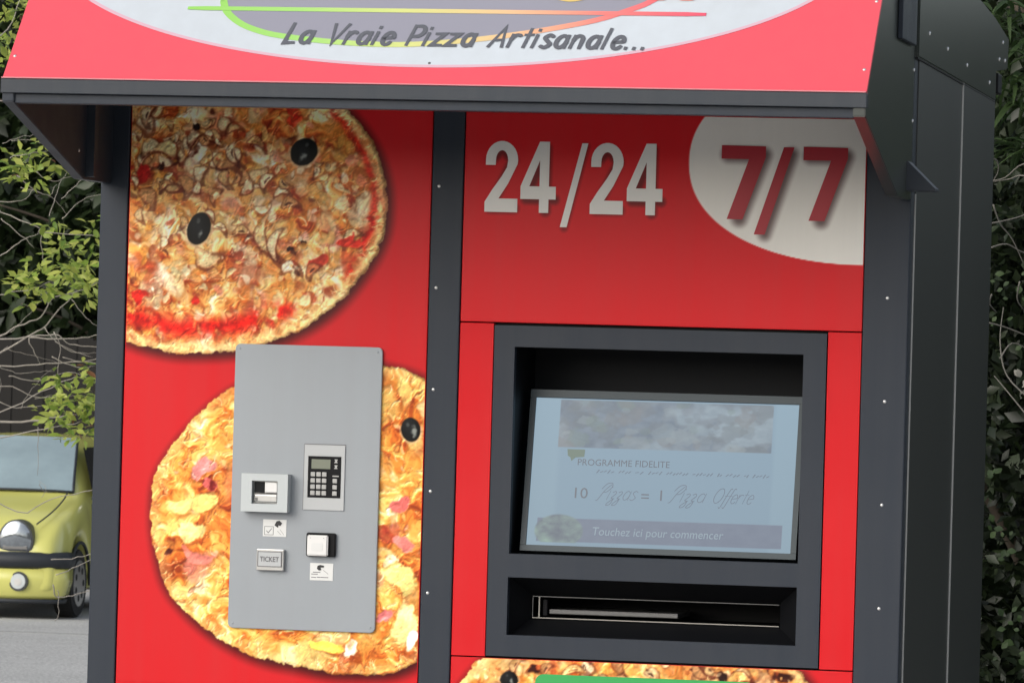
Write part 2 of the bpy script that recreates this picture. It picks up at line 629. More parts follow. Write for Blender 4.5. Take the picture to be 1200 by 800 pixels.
def stamp(cv, kind, cx, cz, la, lb, ang, seed, col=None, amt=1.0):
    w_ = cv.win(cx, cz, max(la, lb) * 1.6)
    if w_ is None:
        return
    if kind == 'mushroom' and lb > la:
        la, lb, ang = lb, la, ang + math.pi / 2
    X, Z = cv.X[w_] - cx, cv.Z[w_] - cz
    ca, sa = math.cos(ang), math.sin(ang)
    a, b = X * ca + Z * sa, -X * sa + Z * ca
    k = min(2, max(0, int(math.log(0.024 / max(la, lb), 2) + 1)))
    n = cv.N[k][w_] - 0.5
    fine = cv.N[3][w_] - 0.5
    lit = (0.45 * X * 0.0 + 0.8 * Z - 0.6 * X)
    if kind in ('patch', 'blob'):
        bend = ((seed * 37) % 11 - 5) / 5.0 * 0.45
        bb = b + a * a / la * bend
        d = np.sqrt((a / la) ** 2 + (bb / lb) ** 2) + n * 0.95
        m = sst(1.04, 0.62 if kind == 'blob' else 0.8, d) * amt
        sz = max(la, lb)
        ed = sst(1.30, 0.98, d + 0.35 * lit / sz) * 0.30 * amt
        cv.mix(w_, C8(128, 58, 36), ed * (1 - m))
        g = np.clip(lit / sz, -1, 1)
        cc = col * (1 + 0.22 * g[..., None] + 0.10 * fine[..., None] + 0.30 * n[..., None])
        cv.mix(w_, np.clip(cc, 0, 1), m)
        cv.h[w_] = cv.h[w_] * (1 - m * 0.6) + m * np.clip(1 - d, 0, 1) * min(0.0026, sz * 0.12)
    elif kind == 'mushroom':
        bb = b + a * a / la * 0.5
        d = np.sqrt((a / la) ** 2 + (bb / lb) ** 2) + n * 0.55
        m = sst(1.0, 0.84, d)
        cv.mix(w_, C8(92, 46, 36), sst(1.30, 1.0, d + 0.3 * lit / la) * 0.6)
        base = C8(222, 196, 152) if col is None else col
        cc = base * (1 + 0.16 * np.clip(lit / la, -1, 1)[..., None] + fine[..., None] * 0.22)
        cv.mix(w_, np.clip(cc, 0, 1), m)
        if seed % 3 == 0:
            g = sst(0.75, 0.5, np.sqrt((a / la / 0.72) ** 2 + ((bb + lb * 0.42) / (lb * 0.36)) ** 2) + n)
            cv.mix(w_, C8(70, 40, 36), g * 0.8)
        rim = sst(0.66, 0.86, d) * sst(1.0, 0.92, d)
        cv.mix(w_, C8(170, 112, 78), rim * 0.45)
        cv.h[w_] += m * 0.0016 * (1.2 - np.clip(d, 0, 1))
    elif kind == 'shred':
        bb = b + a * a / la * (0.5 if seed % 2 else -0.5)
        m = sst(1.0, 0.3, np.abs(bb) / lb + np.abs(n) * 0.8) * sst(1.0, 0.6, np.abs(a) / la)
        cv.mix(w_, np.clip(col * (1 + fine[..., None] * 0.3), 0, 1), m * amt)
        cv.h[w_] += m * 0.0008
    elif kind == 'olive':
        d = np.sqrt((a / la) ** 2 + (b / lb) ** 2) + n * 0.10
        cv.mix(w_, C8(214, 182, 146), sst(1.26, 1.1, d) * 0.75 * (Z < lb * 0.3))
        m = sst(1.03, 0.95, d)
        sh = C8(16, 17, 18) + C8(30, 32, 34) * np.clip(1 - d, 0, 1)[..., None] + C8(26, 26, 26) * np.clip(lit / la, 0, 1)[..., None]
        cv.mix(w_, sh, m)
        hl = sst(1.0, 0.3, np.sqrt(((a - la * 0.30) / (la * 0.34)) ** 2 + ((b + lb * 0.22) / (lb * 0.48)) ** 2) + n * 2.0)
        cv.mix(w_, C8(186, 190, 182), hl * 0.7)
        h2 = sst(1.0, 0.4, np.sqrt(((a + la * 0.25) / (la * 0.2)) ** 2 + ((b - lb * 0.45) / (lb * 0.2)) ** 2) + n * 1.5)
        cv.mix(w_, C8(120, 124, 120), h2 * 0.5)
        cv.h[w_] *= 1 - m


def pizza(cv, cx, cz, polar, seed, palette, stamps, counts, ramp, shreds=160, mush=None, nmush=0, zones=(), soft=1.0, rings=(), cr=0.72):
    rs = random.Random(seed)
    X, Z = cv.X, cv.Z
    cv.N = [fbm(X * 46, Z * 46, seed + 50, 4, 0.6), fbm(X * 90, Z * 90, seed + 51, 3, 0.6), fbm(X * 190, Z * 190, seed + 52, 3, 0.6), fbm(X * 260, Z * 260, seed + 53, 2, 0.7)]
    th = np.degrees(np.arctan2(Z - cz, X - cx)) % 360
    r = np.hypot(X - cx, Z - cz)
    pa = sorted((a % 360, q) for a, q in polar)
    aa = [p[0] - 360 for p in pa] + [p[0] for p in pa] + [p[0] + 360 for p in pa]
    rr = [p[1] for p in pa] * 3
    grid = np.arange(0, 361, 1.0)
    gr = np.interp(grid, aa, rr)
    ker = np.hanning(19)
    gr = np.convolve(np.concatenate([gr[-10:-1], gr, gr[1:10]]), ker / ker.sum(), 'valid')
    Rr = np.interp(th, grid, gr)
    edge = (cv.N[0] - 0.5) * 0.016 + (cv.N[2] - 0.5) * 0.004
    D = r - Rr - edge                  # < 0 inside
    Dsh = np.hypot(X - cx - 0.005, Z - cz + 0.009) - Rr
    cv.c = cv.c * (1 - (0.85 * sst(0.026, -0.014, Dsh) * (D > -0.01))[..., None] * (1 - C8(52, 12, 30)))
    inside = sst(0.0016, -0.0016, D)
    base = cv.c.copy()
    hold = cv.h
    wx = X + (fbm(X * 16, Z * 16, seed + 1, 3) - 0.5) * 0.08
    wz = Z + (fbm(X * 16 + 9, Z * 16, seed + 2, 3) - 0.5) * 0.08
    n1 = fbm(wx * 16, wz * 16, seed + 3, 5, 0.62)
    n3 = cv.N[1]
    pc = [C8(*p[0]) for p in palette]
    pw = [p[1] for p in palette]
    # melted cheese: strongly warped noise through a baked-cheese ramp, with creases and strings
    w2x = wx + (fbm(wx * 34, wz * 34, seed + 61, 3) - 0.5) * 0.035
    w2z = wz + (fbm(wx * 34 + 7, wz * 34, seed + 62, 3) - 0.5) * 0.035
    f1 = fbm(w2x * 20, w2z * 20, seed + 63, 5, 0.58)
    f2 = fbm(w2x * 52, w2z * 52, seed + 64, 4, 0.6)
    q_ = np.clip((0.72 * f1 + 0.28 * f2 - 0.30) / 0.40, 0, 1)
    stops = [0.0, 0.16, 0.34, 0.52, 0.70, 0.86, 1.0]
    cols = np.array(ramp, float) / 255.0
    cv.c = np.stack([np.interp(q_, stops, cols[:, k]) for k in range(3)], -1)
    crease = sst(0.045, 0.0, np.abs(fbm(w2x * 26 + 3, w2z * 26, seed + 65, 3) - 0.5)) * sst(0.45, 0.6, fbm(X * 14, Z * 14, seed + 66, 2))
    cv.c = cv.c * (1 - 0.55 * crease[..., None]) + C8(150, 66, 40) * 0.55 * crease[..., None]
    strg = sst(0.030, 0.0, np.abs(fbm(w2x * 40 + 3, w2z * 40, seed + 67, 2) - 0.5)) * sst(0.42, 0.58, fbm(X * 20, Z * 20, seed + 68, 2))
    cv.c = cv.c * (1 - 0.5 * strg[..., None]) + C8(250, 232, 190) * 0.5 * strg[..., None]
    cv.h = (f1 - 0.5) * 0.007 + (f2 - 0.5) * 0.0022 + strg * 0.0012 - crease * 0.001
    inR = lambda x, z, mrg: math.hypot(x - cx, z - cz) < float(np.interp(math.degrees(math.atan2(z - cz, x - cx)) % 360, grid, gr)) - mrg

    def spot(mrg, bx=None):
        for _ in range(60):
            if bx:
                x, z = rs.gauss(bx[0], bx[2]), rs.gauss(bx[1], bx[3])
            else:
                x, z = cx + rs.uniform(-.5, .5), cz + rs.uniform(-.5, .5)
            if inR(x, z, mrg) and cv.x0 - .03 < x < cv.x1 + .03 and cv.z0 - .03 < z < cv.z1 + .03:
                return x, z
        return cx, cz

    def pick(x, z):
        for (zx, zz, zr, cols) in zones:
            if math.hypot(x - zx, z - zz) < zr * rs.uniform(0.75, 1.15):
                return C8(*rs.choice(cols))
        return rs.choices(pc, pw)[0]
    for kk, (num, s0, s1, mrg) in enumerate(counts):
        for k in range(num):
            x, z = spot(mrg)
            L = rs.uniform(s0, s1)
            stamp(cv, 'blob', x, z, L, L * rs.uniform(0.35, 0.8), rs.uniform(0, 6.28), seed + k, pick(x, z) * rs.uniform(0.86, 1.1), rs.uniform(0.4, 0.9) * soft)
        if kk == 1:
            for q in range(nmush):
                x, z = spot(0.05, mush)
                L = rs.uniform(0.012, 0.026)
                stamp(cv, 'mushroom', x, z, L, L * rs.uniform(0.4, 0.75), rs.uniform(0, 6.28), seed + q, C8(*rs.choice([(222, 196, 152), (206, 172, 124), (232, 212, 176), (196, 148, 104)])))
            for kind, x, z, la, lb, an, cc in stamps:
                if kind != 'olive':
                    stamp(cv, kind, x, z, la, lb, R_(an), seed + int(x * 977), C8(*cc) if cc else None)
    for k in range(shreds):
        x, z = spot(0.010)
        stamp(cv, 'shred', x, z, rs.uniform(0.006, 0.018), rs.uniform(0.0010, 0.0022), rs.uniform(0, 6.28), seed + 200 + k, C8(*rs.choice([(246, 224, 172), (250, 236, 204), (228, 176, 106), (198, 120, 70)])), rs.uniform(0.4, 0.9))
    for a0, a1, off, wd, amt in rings:                   # sauce showing between the cheese and the crust
        an = ((th - a0) % 360) / ((a1 - a0) % 360)
        rg = np.exp(-((D + off + (cv.N[0] - 0.5) * 0.03) / wd) ** 2) * sst(0, 0.12, an) * sst(1.0, 0.88, an) * sst(0.30, 0.52, fbm(X * 34, Z * 34, seed + 71, 3)) * amt
        cv.c = cv.c * (1 - rg[..., None]) + C8(206, 46, 36) * (0.72 + 0.55 * cv.N[1][..., None]) * rg[..., None]
    # crust: pale baked band with brown freckles, turning down at the very edge
    crust = sst(-0.036, -0.016, D + (cv.N[0] - 0.5) * 0.04)[..., None]
    ccol = C8(236, 200, 144) * (0.72 + 0.40 * n3[..., None] + 0.24 * n1[..., None])
    br = sst(0.54, 0.70, cv.N[0])[..., None]
    ccol = ccol * (1 - br * 0.55) + C8(168, 98, 54) * br * 0.55
    cv.c = cv.c * (1 - crust * cr) + ccol * crust * cr
    for k in range(90):                                  # cheese threads running over the rim
        t_ = rs.uniform(0, 360)
        q = float(np.interp(t_, grid, gr)) - rs.uniform(0.006, 0.03)
        stamp(cv, 'shred', cx + q * math.cos(R_(t_)), cz + q * math.sin(R_(t_)), rs.uniform(0.006, 0.016), rs.uniform(0.0010, 0.002), R_(t_) + rs.uniform(-.6, .6), seed + k, C8(248, 226, 172), 0.8)
    for kind, x, z, la, lb, an, cc in stamps:
        if kind == 'olive':
            stamp(cv, kind, x, z, la, lb, R_(an), seed + int(x * 977))
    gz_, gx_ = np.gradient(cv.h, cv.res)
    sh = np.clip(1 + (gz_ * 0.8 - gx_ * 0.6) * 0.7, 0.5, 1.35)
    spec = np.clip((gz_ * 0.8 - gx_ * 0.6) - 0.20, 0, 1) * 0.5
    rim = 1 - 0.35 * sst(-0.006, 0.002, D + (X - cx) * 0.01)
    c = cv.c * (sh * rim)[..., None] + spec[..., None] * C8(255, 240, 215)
    kk_ = np.array([1, 5, 1]) / 7.0
    for ax in (0, 1):                                    # the print is a little soft
        c = np.apply_along_axis(lambda q: np.convolve(np.pad(q, 1, 'edge'), kk_, 'valid'), ax, c)
    c = np.clip(0.56 + (c - 0.56) * 1.30 + 0.02, 0, 1)
    c = np.clip(c * (1 + (cv.N[3][..., None] - 0.5) * 0.06), 0, 1)
    cv.c = base * (1 - inside[..., None]) + c * inside[..., None]
    cv.h = hold


def sheet(name, cv, colors_srgb, F, m, parent, keep=None, scale=1.0):
    nx, nz = cv.nx, cv.nz
    co = np.empty((nz, nx, 3), np.float32)
    if callable(F):
        o = F(0, 0, 0)
        ux, uz = F(1, 0, 0) - o, F(0, 1, 0) - o
        for k in range(3):
            co[..., k] = o[k] + cv.X * ux[k] + cv.Z * uz[k]
    else:
        co[..., 0], co[..., 1], co[..., 2] = cv.X, F, cv.Z
    idx = np.arange(nx * nz).reshape(nz, nx)
    q = np.stack([idx[:-1, :-1], idx[:-1, 1:], idx[1:, 1:], idx[1:, :-1]], -1).reshape(-1, 4).astype(np.int32)
    me = bpy.data.meshes.new(name)
    me.vertices.add(nx * nz)
    me.vertices.foreach_set('co', co.ravel())
    me.loops.add(q.size)
    me.loops.foreach_set('vertex_index', q.ravel())
    me.polygons.add(len(q))
    me.polygons.foreach_set('loop_start', np.arange(0, q.size, 4, dtype=np.int32))
    me.update(calc_edges=True)
    at_ = me.color_attributes.new('print', 'FLOAT_COLOR', 'POINT')
    lin = np.ones((nz * nx, 4), np.float32)
    lin[:, :3] = s2l(np.clip(colors_srgb, 0, 1)).reshape(-1, 3) * scale
    at_.data.foreach_set('color', lin.ravel())
    return put(name, me, m, parent)


attr_mat('pizza_vinyl', 0.33, spec=0.18)
attr_mat('header_vinyl', 0.33, spec=0.18)
attr_mat('screen_picture', 0.12, estr=1.0, spec=0.3)

for k_, a_ in (('red_vinyl', 0.055), ('pizza_vinyl', 0.055), ('header_vinyl', 0.055), ('anthracite', 0.045), ('fascia_red', 0.07), ('fascia_white', 0.10), ('plate_grey', 0.10), ('dark_cladding', 0.012), ('skirt_metal', 0.015), ('trim_light', 0.06)):
    add_streaks(MATS[k_], a_)

#@@GROUND
# ------------------------------------------------------------------ ground
def gz(y):
    t = min(1.0, max(0.0, (y - 2.0) / 26.0))
    return -0.51 * t


def ground():
    ys = [-60, -30, -15, -8, -4, 0, 2] + [2 + 26 * k / 13 for k in range(1, 14)] + [32, 40, 60, 120, 400, 1200]
    xs = [-900, -300, -100, -40, -20, -12, -8, -4, -2, 0, 2, 4, 8, 16, 40, 120, 400, 900]
    me = bpy.data.meshes.new('ground')
    v = [(x, y, gz(y)) for y in ys for x in xs]
    n = len(xs)
    f = [(j * n + i, j * n + i + 1, (j + 1) * n + i + 1, (j + 1) * n + i) for j in range(len(ys) - 1) for i in range(n - 1)]
    me.from_pydata(v, [], f)
    m = mat('asphalt', (0.50, 0.50, 0.485), 0.85, noise=0.2, nscale=0.7, bump=0.5, bscale=90)
    t = m.node_tree
    b = t.nodes['Principled BSDF']
    src = b.inputs['Base Color'].links[0].from_socket
    n2 = t.nodes.new('ShaderNodeTexNoise')
    n2.inputs['Scale'].default_value = 55
    n2.inputs['Detail'].default_value = 5
    tc = t.nodes.new('ShaderNodeTexCoord')
    t.links.new(tc.outputs['Object'], n2.inputs['Vector'])
    r = t.nodes.new('ShaderNodeMapRange')
    r.inputs['From Min'].default_value = 0.3
    r.inputs['From Max'].default_value = 0.7
    r.inputs['To Min'].default_value = 0.5
    r.inputs['To Max'].default_value = 1.4
    t.links.new(n2.outputs['Fac'], r.inputs[0])
    mu = t.nodes.new('ShaderNodeMixRGB')
    mu.blend_type = 'MULTIPLY'
    mu.inputs[0].default_value = 1
    t.links.new(src, mu.inputs[1])
    t.links.new(r.outputs[0], mu.inputs[2])
    t.links.new(mu.outputs[0], b.inputs['Base Color'])
    o = put('ground', me, m, recentre=False)
    tag(o, kind='structure')


ground()
mat('bounce_paving', (0.46, 0.45, 0.43), 0.85, noise=0.25, nscale=3, bump=0.5, bscale=90)
tag(box('bounce_pavement', -60, 60, -29.0, 1.9, -0.05, 0.004, 'bounce_paving'), kind='structure')  # added sheet out of view, toned to bounce light up under the awning


def bank():
    """unseen green rise added behind the camera to block low sky light"""
    rs = np.random.RandomState(2)
    xs = np.linspace(-70, 70, 57)
    prof = [(-30, -0.05), (-32, 0.8), (-34, 1.8), (-38, 3.2), (-44, 4.0), (-60, 4.4), (-61, -0.05)]
    v = [(x, y + 0.8 * math.sin(x * .5 + j), max(-0.05, z * (1 + 0.18 * math.sin(x * .33 + j) + 0.1 * rs.normal())) if z > 0 else z) for j, (y, z) in enumerate(prof) for x in xs]
    n = len(xs)
    f = [(j * n + i, j * n + i + 1, (j + 1) * n + i + 1, (j + 1) * n + i) for j in range(len(prof) - 1) for i in range(n - 1)]
    me = bpy.data.meshes.new('sky_block_hill')
    me.from_pydata([tuple(float(q) for q in p) for p in v], [], f)
    mat('hill_green', (0.05, 0.075, 0.03), 0.9, noise=0.5, nscale=1.5, bump=1.0, bscale=6)
    tag(put('sky_block_hill', me, 'hill_green', recentre=False), kind='structure')


bank()
#@@KIOSK
# ------------------------------------------------------------------ the kiosk
KW, KD = 1.979, 1.675
kiosk = empty('pizza_kiosk', (KW / 2, KD / 2, 0.0))
tag(kiosk, 'red and anthracite pizza vending kiosk with touchscreen and pink-red sloping sign', 'vending kiosk')
FY = 0.0

# plinth, back and left walls, floor of the body
box('plinth', 0.02, KW - 0.02, 0.03, KD - 0.02, 0.0, 0.14, 'anthracite', kiosk, 0.004)
box('back_wall', 0.004, KW - 0.004, KD - 0.03, KD, 0.14, 2.30, 'dark_cladding', kiosk)
box('left_wall', 0.0, 0.03, 0.062, KD - 0.032, 0.14, 2.30, 'dark_cladding', kiosk)

# three front posts with rivets
def post(x0, x1, ztop, rx, rzs):
    p = box('post', x0, x1, FY - 0.004, 0.06, 0.14, ztop, 'anthracite', kiosk, 0.0025)
    for z in rzs:
        dome('rivet', (rx, FY - 0.004, z), (0, -1, 0), 0.0042, 'rivet_metal', p)
    return p


RZ = [0.285 + 0.2437 * k for k in range(8)]
tag(post(0.0, 0.069, 2.32, 0.018, []), 'left corner post')
tag(post(0.8235, 0.8995, 2.32, 0.8405, [z - 0.002 for z in RZ]), 'middle post between the panels')
tag(post(1.8725, KW, 2.32, 1.9295, [z + 0.0 for z in RZ[:7]]), 'right corner post')
dome('rivet', (-0.0, -0.10, 2.04), (1, 0, 0), 0.004, 'rivet_metal', kiosk)

# left picture panel
lp = box('front_panel', 0.0715, 0.821, FY, 0.025, 0.16, 2.31, 'red_vinyl', kiosk, 0.0012)
# header, thin strip above it, side strips, lower panel
hp = box('header_panel', 0.9015, 1.8705, FY, 0.025, 1.6668, 2.1685, 'red_vinyl', kiosk, 0.0012)
box('top_strip', 0.9015, 1.8705, FY, 0.025, 2.1715, 2.31, 'red_vinyl', kiosk, 0.0012)
box('side_strip', 0.9015, 0.9840, FY, 0.025, 0.8675, 1.6638, 'red_vinyl', kiosk, 0.0012)
box('side_strip', 1.7905, 1.8705, FY, 0.025, 0.8675, 1.6638, 'red_vinyl', kiosk, 0.0012)
low = box('lower_panel', 0.9015, 1.8705, FY, 0.025, 0.16, 0.8645, 'red_vinyl', kiosk, 0.0012)
box('backing', 0.0705, 1.8715, 0.0262, 0.034, 1.675, 2.30, 'black_gap', kiosk)
holed('backing', (0.0705, 1.8715, 0.15, 1.674), [(1.03, 1.74, 0.915, 1.063), (1.03, 1.74, 1.11, 1.613)], 0.0262, 0.034, 'black_gap', kiosk)

# printed pizzas
PAL1 = [((234, 194, 126), 3), ((224, 160, 84), 2.8), ((242, 224, 178), 2.6), ((208, 128, 70), 1.5), ((170, 78, 54), 1.6), ((96, 48, 40), 1.0), ((212, 132, 110), 1.1), ((246, 236, 208), 1.4)]
PAL2 = [((238, 186, 104), 3), ((226, 152, 80), 2.6), ((248, 218, 140), 2.6), ((250, 234, 188), 1.8), ((216, 128, 98), 1.0), ((186, 98, 58), 0.9), ((238, 176, 148), 0.8)]
PAL3 = [((236, 186, 122), 3), ((222, 152, 88), 2.4), ((248, 222, 178), 2.0), ((196, 104, 64), 1.2), ((96, 52, 42), 0.7)]
RAMP1 = [(140, 60, 40), (190, 98, 56), (218, 148, 84), (232, 184, 116), (240, 208, 152), (246, 228, 186), (250, 240, 214)]
RAMP2 = [(150, 72, 40), (198, 108, 54), (220, 142, 72), (232, 172, 92), (242, 200, 120), (248, 224, 156), (250, 238, 200)]
REDS = [(206, 40, 34), (190, 36, 32), (222, 60, 46), (232, 190, 140)]
CHZ = [(246, 226, 158), (240, 214, 134), (250, 236, 190)]
PNK = [(226, 156, 150), (206, 110, 104), (240, 196, 184), (166, 66, 66)]
WHT = [(236, 224, 186), (226, 210, 162), (242, 234, 206)]
cv = Canvas(0.0735, 0.819, 0.775, 2.235, 0.0019)
st = [('patch', 0.100, 1.705, 0.014, 0.020, 20, (204, 52, 42)), ('patch', 0.620, 1.850, 0.024, 0.012, 35, (196, 64, 50)), ('patch', 0.245, 1.700, 0.013, 0.010, 0, (206, 56, 44)), ('patch', 0.105, 2.005, 0.018, 0.028, 10, (176, 50, 46)), ('patch', 0.710, 1.940, 0.010, 0.040, 8, (196, 52, 42)), ('patch', 0.660, 1.855, 0.040, 0.012, 35, (200, 60, 46)), ('patch', 0.550, 1.800, 0.030, 0.014, 30, (186, 74, 58)), ('mushroom', 0.12, 2.075, 0.026, 0.017, 20, (226, 208, 168)), ('mushroom', 0.165, 2.07, 0.028, 0.018, -25, (216, 196, 146)), ('mushroom', 0.225, 2.10, 0.02, 0.012, 40, (228, 212, 176)),
      ('mushroom', 0.265, 1.80, 0.034, 0.022, 160, (230, 204, 158)), ('mushroom', 0.40, 1.86, 0.014, 0.05, 8, (222, 196, 150)), ('mushroom', 0.43, 1.845, 0.012, 0.04, -12, (234, 214, 176)),
      ('mushroom', 0.475, 1.79, 0.022, 0.014, 10, (238, 222, 196)), ('mushroom', 0.53, 1.785, 0.020, 0.012, 40, (206, 130, 92)), ('mushroom', 0.30, 2.13, 0.02, 0.014, 60, (220, 196, 156)),
      ('patch', 0.475, 1.83, 0.010, 0.006, 30, (60, 34, 30)), ('patch', 0.51, 1.845, 0.008, 0.006, 0, (46, 30, 28)), ('patch', 0.15, 2.02, 0.012, 0.007, 40, (70, 40, 34)), ('patch', 0.235, 2.12, 0.009, 0.010, 0, (50, 30, 30)),
      ('olive', 0.504, 2.065, 0.031, 0.036, -48, None), ('olive', 0.248, 1.874, 0.029, 0.040, -18, None)]
pizza(cv, 0.25, 1.97, [(1.5, .463), (-13.6, .471), (-28, .45), (-43, .435), (-65, .407), (-87, .396), (-115, .41), (14, .444), (33, .402), (60, .39), (90, .39), (130, .40), (180, .42), (220, .43)],
      11, PAL1, st, [(80, 0.026, 0.055, 0.03), (230, 0.012, 0.026, 0.03), (220, 0.006, 0.012, 0.02), (90, 0.004, 0.007, 0.02)], RAMP1, 110, (0.26, 2.04, 0.15, 0.09), 70,
      [(0.10, 1.705, .022, REDS), (0.105, 2.005, .03, [(182, 60, 52), (150, 40, 40)]), (0.70, 1.905, .03, REDS), (0.675, 1.865, .028, REDS), (0.47, 2.16, .03, REDS),
       (0.62, 1.94, .07, WHT), (0.57, 1.985, .035, WHT), (0.175, 1.735, .05, WHT), (0.35, 1.86, .035, WHT), (0.60, 1.86, .03, PNK), (0.53, 1.88, .03, PNK), (0.58, 2.10, .05, [(206, 150, 76), (214, 170, 96), (190, 120, 60)])], 0.9, [(215, 318, 0.062, 0.024, 1.0), (325, 52, 0.030, 0.011, 0.85)])
st = [('patch', 0.225, 1.20, 0.034, 0.020, 20, (246, 226, 144)), ('patch', 0.245, 1.14, 0.036, 0.026, -5, (246, 228, 156)), ('patch', 0.285, 1.215, 0.036, 0.024, 30, (242, 216, 134)), ('patch', 0.775, 1.05, 0.05, 0.03, -40, (246, 224, 146)), ('patch', 0.745, 1.09, 0.02, 0.012, 30, (248, 236, 196)),
      ('patch', 0.79, 0.935, 0.035, 0.05, 0, (250, 232, 160)), ('patch', 0.805, 0.90, 0.014, 0.03, -20, (250, 246, 232)), ('patch', 0.60, 0.875, 0.05, 0.014, -10, (246, 214, 104)), ('patch', 0.655, 0.875, 0.015, 0.022, -20, (250, 246, 226)),
      ('patch', 0.275, 1.30, 0.034, 0.022, 30, (226, 150, 146)), ('patch', 0.295, 1.255, 0.022, 0.016, -20, (200, 104, 100)), ('patch', 0.27, 1.075, 0.045, 0.014, -10, (224, 140, 126)), ('patch', 0.765, 1.22, 0.030, 0.018, 20, (214, 118, 112)), ('patch', 0.78, 1.13, 0.034, 0.016, -30, (226, 138, 130)), ('patch', 0.735, 0.955, 0.024, 0.014, 30, (228, 136, 136)), ('patch', 0.195, 1.09, 0.014, 0.007, 40, (96, 48, 38)), ('patch', 0.30, 1.255, 0.010, 0.014, 0, (130, 50, 50)), ('olive', 0.787, 1.404, 0.024, 0.029, 10, None)]
pizza(cv, 0.52, 1.19, [(119.3, .351), (144.5, .351), (168, .376), (181, .372), (196, .372), (210, .379), (226, .365), (242.7, .358), (270, .360), (292, .405), (305, .45), (311.5, .454), (330, .47), (0, .47), (30, .47), (49, .451), (61.7, .416), (90, .37)],
      23, PAL2, st, [(50, 0.030, 0.060, 0.03), (50, 0.014, 0.030, 0.03), (60, 0.007, 0.014, 0.02), (30, 0.003, 0.006, 0.02)], RAMP2, 200, None, 0,
      [(0.265, 1.275, .035, PNK), (0.29, 1.31, .03, PNK), (0.26, 1.08, .03, PNK), (0.30, 1.09, .02, PNK), (0.77, 1.22, .03, PNK), (0.76, 1.15, .03, PNK), (0.79, 1.12, .03, PNK), (0.74, 0.955, .022, PNK), (0.24, 1.17, .05, CHZ), (0.78, 0.95, .05, CHZ), (0.20, 1.34, .05, [(226, 178, 84), (214, 150, 70)])], 0.75, (), 0.38)
def sub_canvas(cv, j0, j1):
    s = Canvas.__new__(Canvas)
    s.X, s.Z, s.nx, s.nz = cv.X[j0:j1], cv.Z[j0:j1], cv.nx, j1 - j0
    return s


JS = int((1.566 - 0.775) / cv.res)
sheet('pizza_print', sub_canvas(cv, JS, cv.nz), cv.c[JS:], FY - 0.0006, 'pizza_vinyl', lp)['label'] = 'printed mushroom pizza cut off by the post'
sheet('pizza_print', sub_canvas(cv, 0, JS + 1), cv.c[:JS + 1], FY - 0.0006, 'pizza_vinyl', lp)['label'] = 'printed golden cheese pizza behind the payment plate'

cv = Canvas(0.9035, 1.8685, 0.60, 0.8635, 0.0024)
st = [('olive', 1.045, 0.815, 0.022, 0.02, 0, None), ('patch', 1.105, 0.845, 0.016, 0.012, 0, (70, 34, 30)), ('patch', 1.56, 0.84, 0.012, 0.014, 30, (60, 36, 30)), ('mushroom', 1.60, 0.845, 0.03, 0.012, 0, (236, 190, 120)),
      ('patch', 1.70, 0.845, 0.04, 0.01, -10, (80, 44, 34)), ('mushroom', 1.20, 0.848, 0.03, 0.01, 10, (236, 200, 140))]
pizza(cv, 1.36, 0.50, [(k * 30, .53) for k in range(12)], 37, PAL3, st, [(160, 0.02, 0.045, 0.02), (200, 0.010, 0.02, 0.02), (240, 0.005, 0.010, 0.02)], RAMP2, 120, (1.36, 0.80, 0.3, 0.05), 40)
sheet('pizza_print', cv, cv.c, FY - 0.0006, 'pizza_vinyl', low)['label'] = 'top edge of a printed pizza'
rplate('green_label', 1.109, 1.640, 0.55, 0.831, 0.02, FY - 0.0042, FY - 0.0012, 'green_vinyl', low, 0.0006)

# header print: white oval and soft printed shadows, then the numerals
cv = Canvas(0.9035, 1.8685, 1.6690, 2.1665, 0.0024)
d2 = (np.abs((cv.X - 1.872) / 0.426) ** 2.2 + np.abs((cv.Z - 2.060) / 0.237) ** 2.2) ** (1 / 2.2)
el = sst(1.004, 0.996, d2)
cv.c = cv.c * (1 - el[..., None]) + C8(238, 235, 228) * el[..., None]


def seg_shadow(pts, hw, off, soft, amt):
    dm = np.full(cv.X.shape, 9.0)
    for (ax, az), (bx_, bz_) in zip(pts[:-1], pts[1:]):
        ax, az, bx_, bz_ = ax + off[0], az + off[1], bx_ + off[0], bz_ + off[1]
        dx, dz = bx_ - ax, bz_ - az
        t = np.clip(((cv.X - ax) * dx + (cv.Z - az) * dz) / (dx * dx + dz * dz), 0, 1)
        dm = np.minimum(dm, np.hypot(cv.X - ax - t * dx, cv.Z - az - t * dz))
    return sst(hw + soft, hw - soft * 0.6, dm) * amt


shd = np.zeros(cv.X.shape)
for x in (1.524, 1.720):
    shd = np.maximum(shd, seg_shadow([(x + 0.008, 2.087), (x + 0.092, 2.087), (x + 0.036, 1.935)], 0.013, (0.010, -0.009), 0.016, 0.62))
shd = np.maximum(shd, seg_shadow([(1.683, 2.09), (1.622, 1.90)], 0.010, (0.010, -0.009), 0.016, 0.62))
sh2 = np.zeros(cv.X.shape)
for x in (0.951, 1.208):
    sh2 = np.maximum(sh2, seg_shadow([(x + 0.012, 2.06), (x + 0.04, 2.088), (x + 0.066, 2.06), (x + 0.012, 1.945), (x + 0.07, 1.945)], 0.010, (0.003, -0.006), 0.009, 0.55))
for x in (1.040, 1.298):
    sh2 = np.maximum(sh2, seg_shadow([(x + 0.055, 2.08), (x + 0.010, 1.968), (x + 0.08, 1.968)], 0.009, (0.003, -0.006), 0.009, 0.55))
    sh2 = np.maximum(sh2, seg_shadow([(x + 0.058, 2.09), (x + 0.058, 1.94)], 0.010, (0.003, -0.006), 0.009, 0.55))
sh2 = np.maximum(sh2, seg_shadow([(1.193, 2.095), (1.145, 1.90)], 0.006, (0.003, -0.005), 0.009, 0.5))
k = np.maximum(shd * el, sh2 * (1 - el))
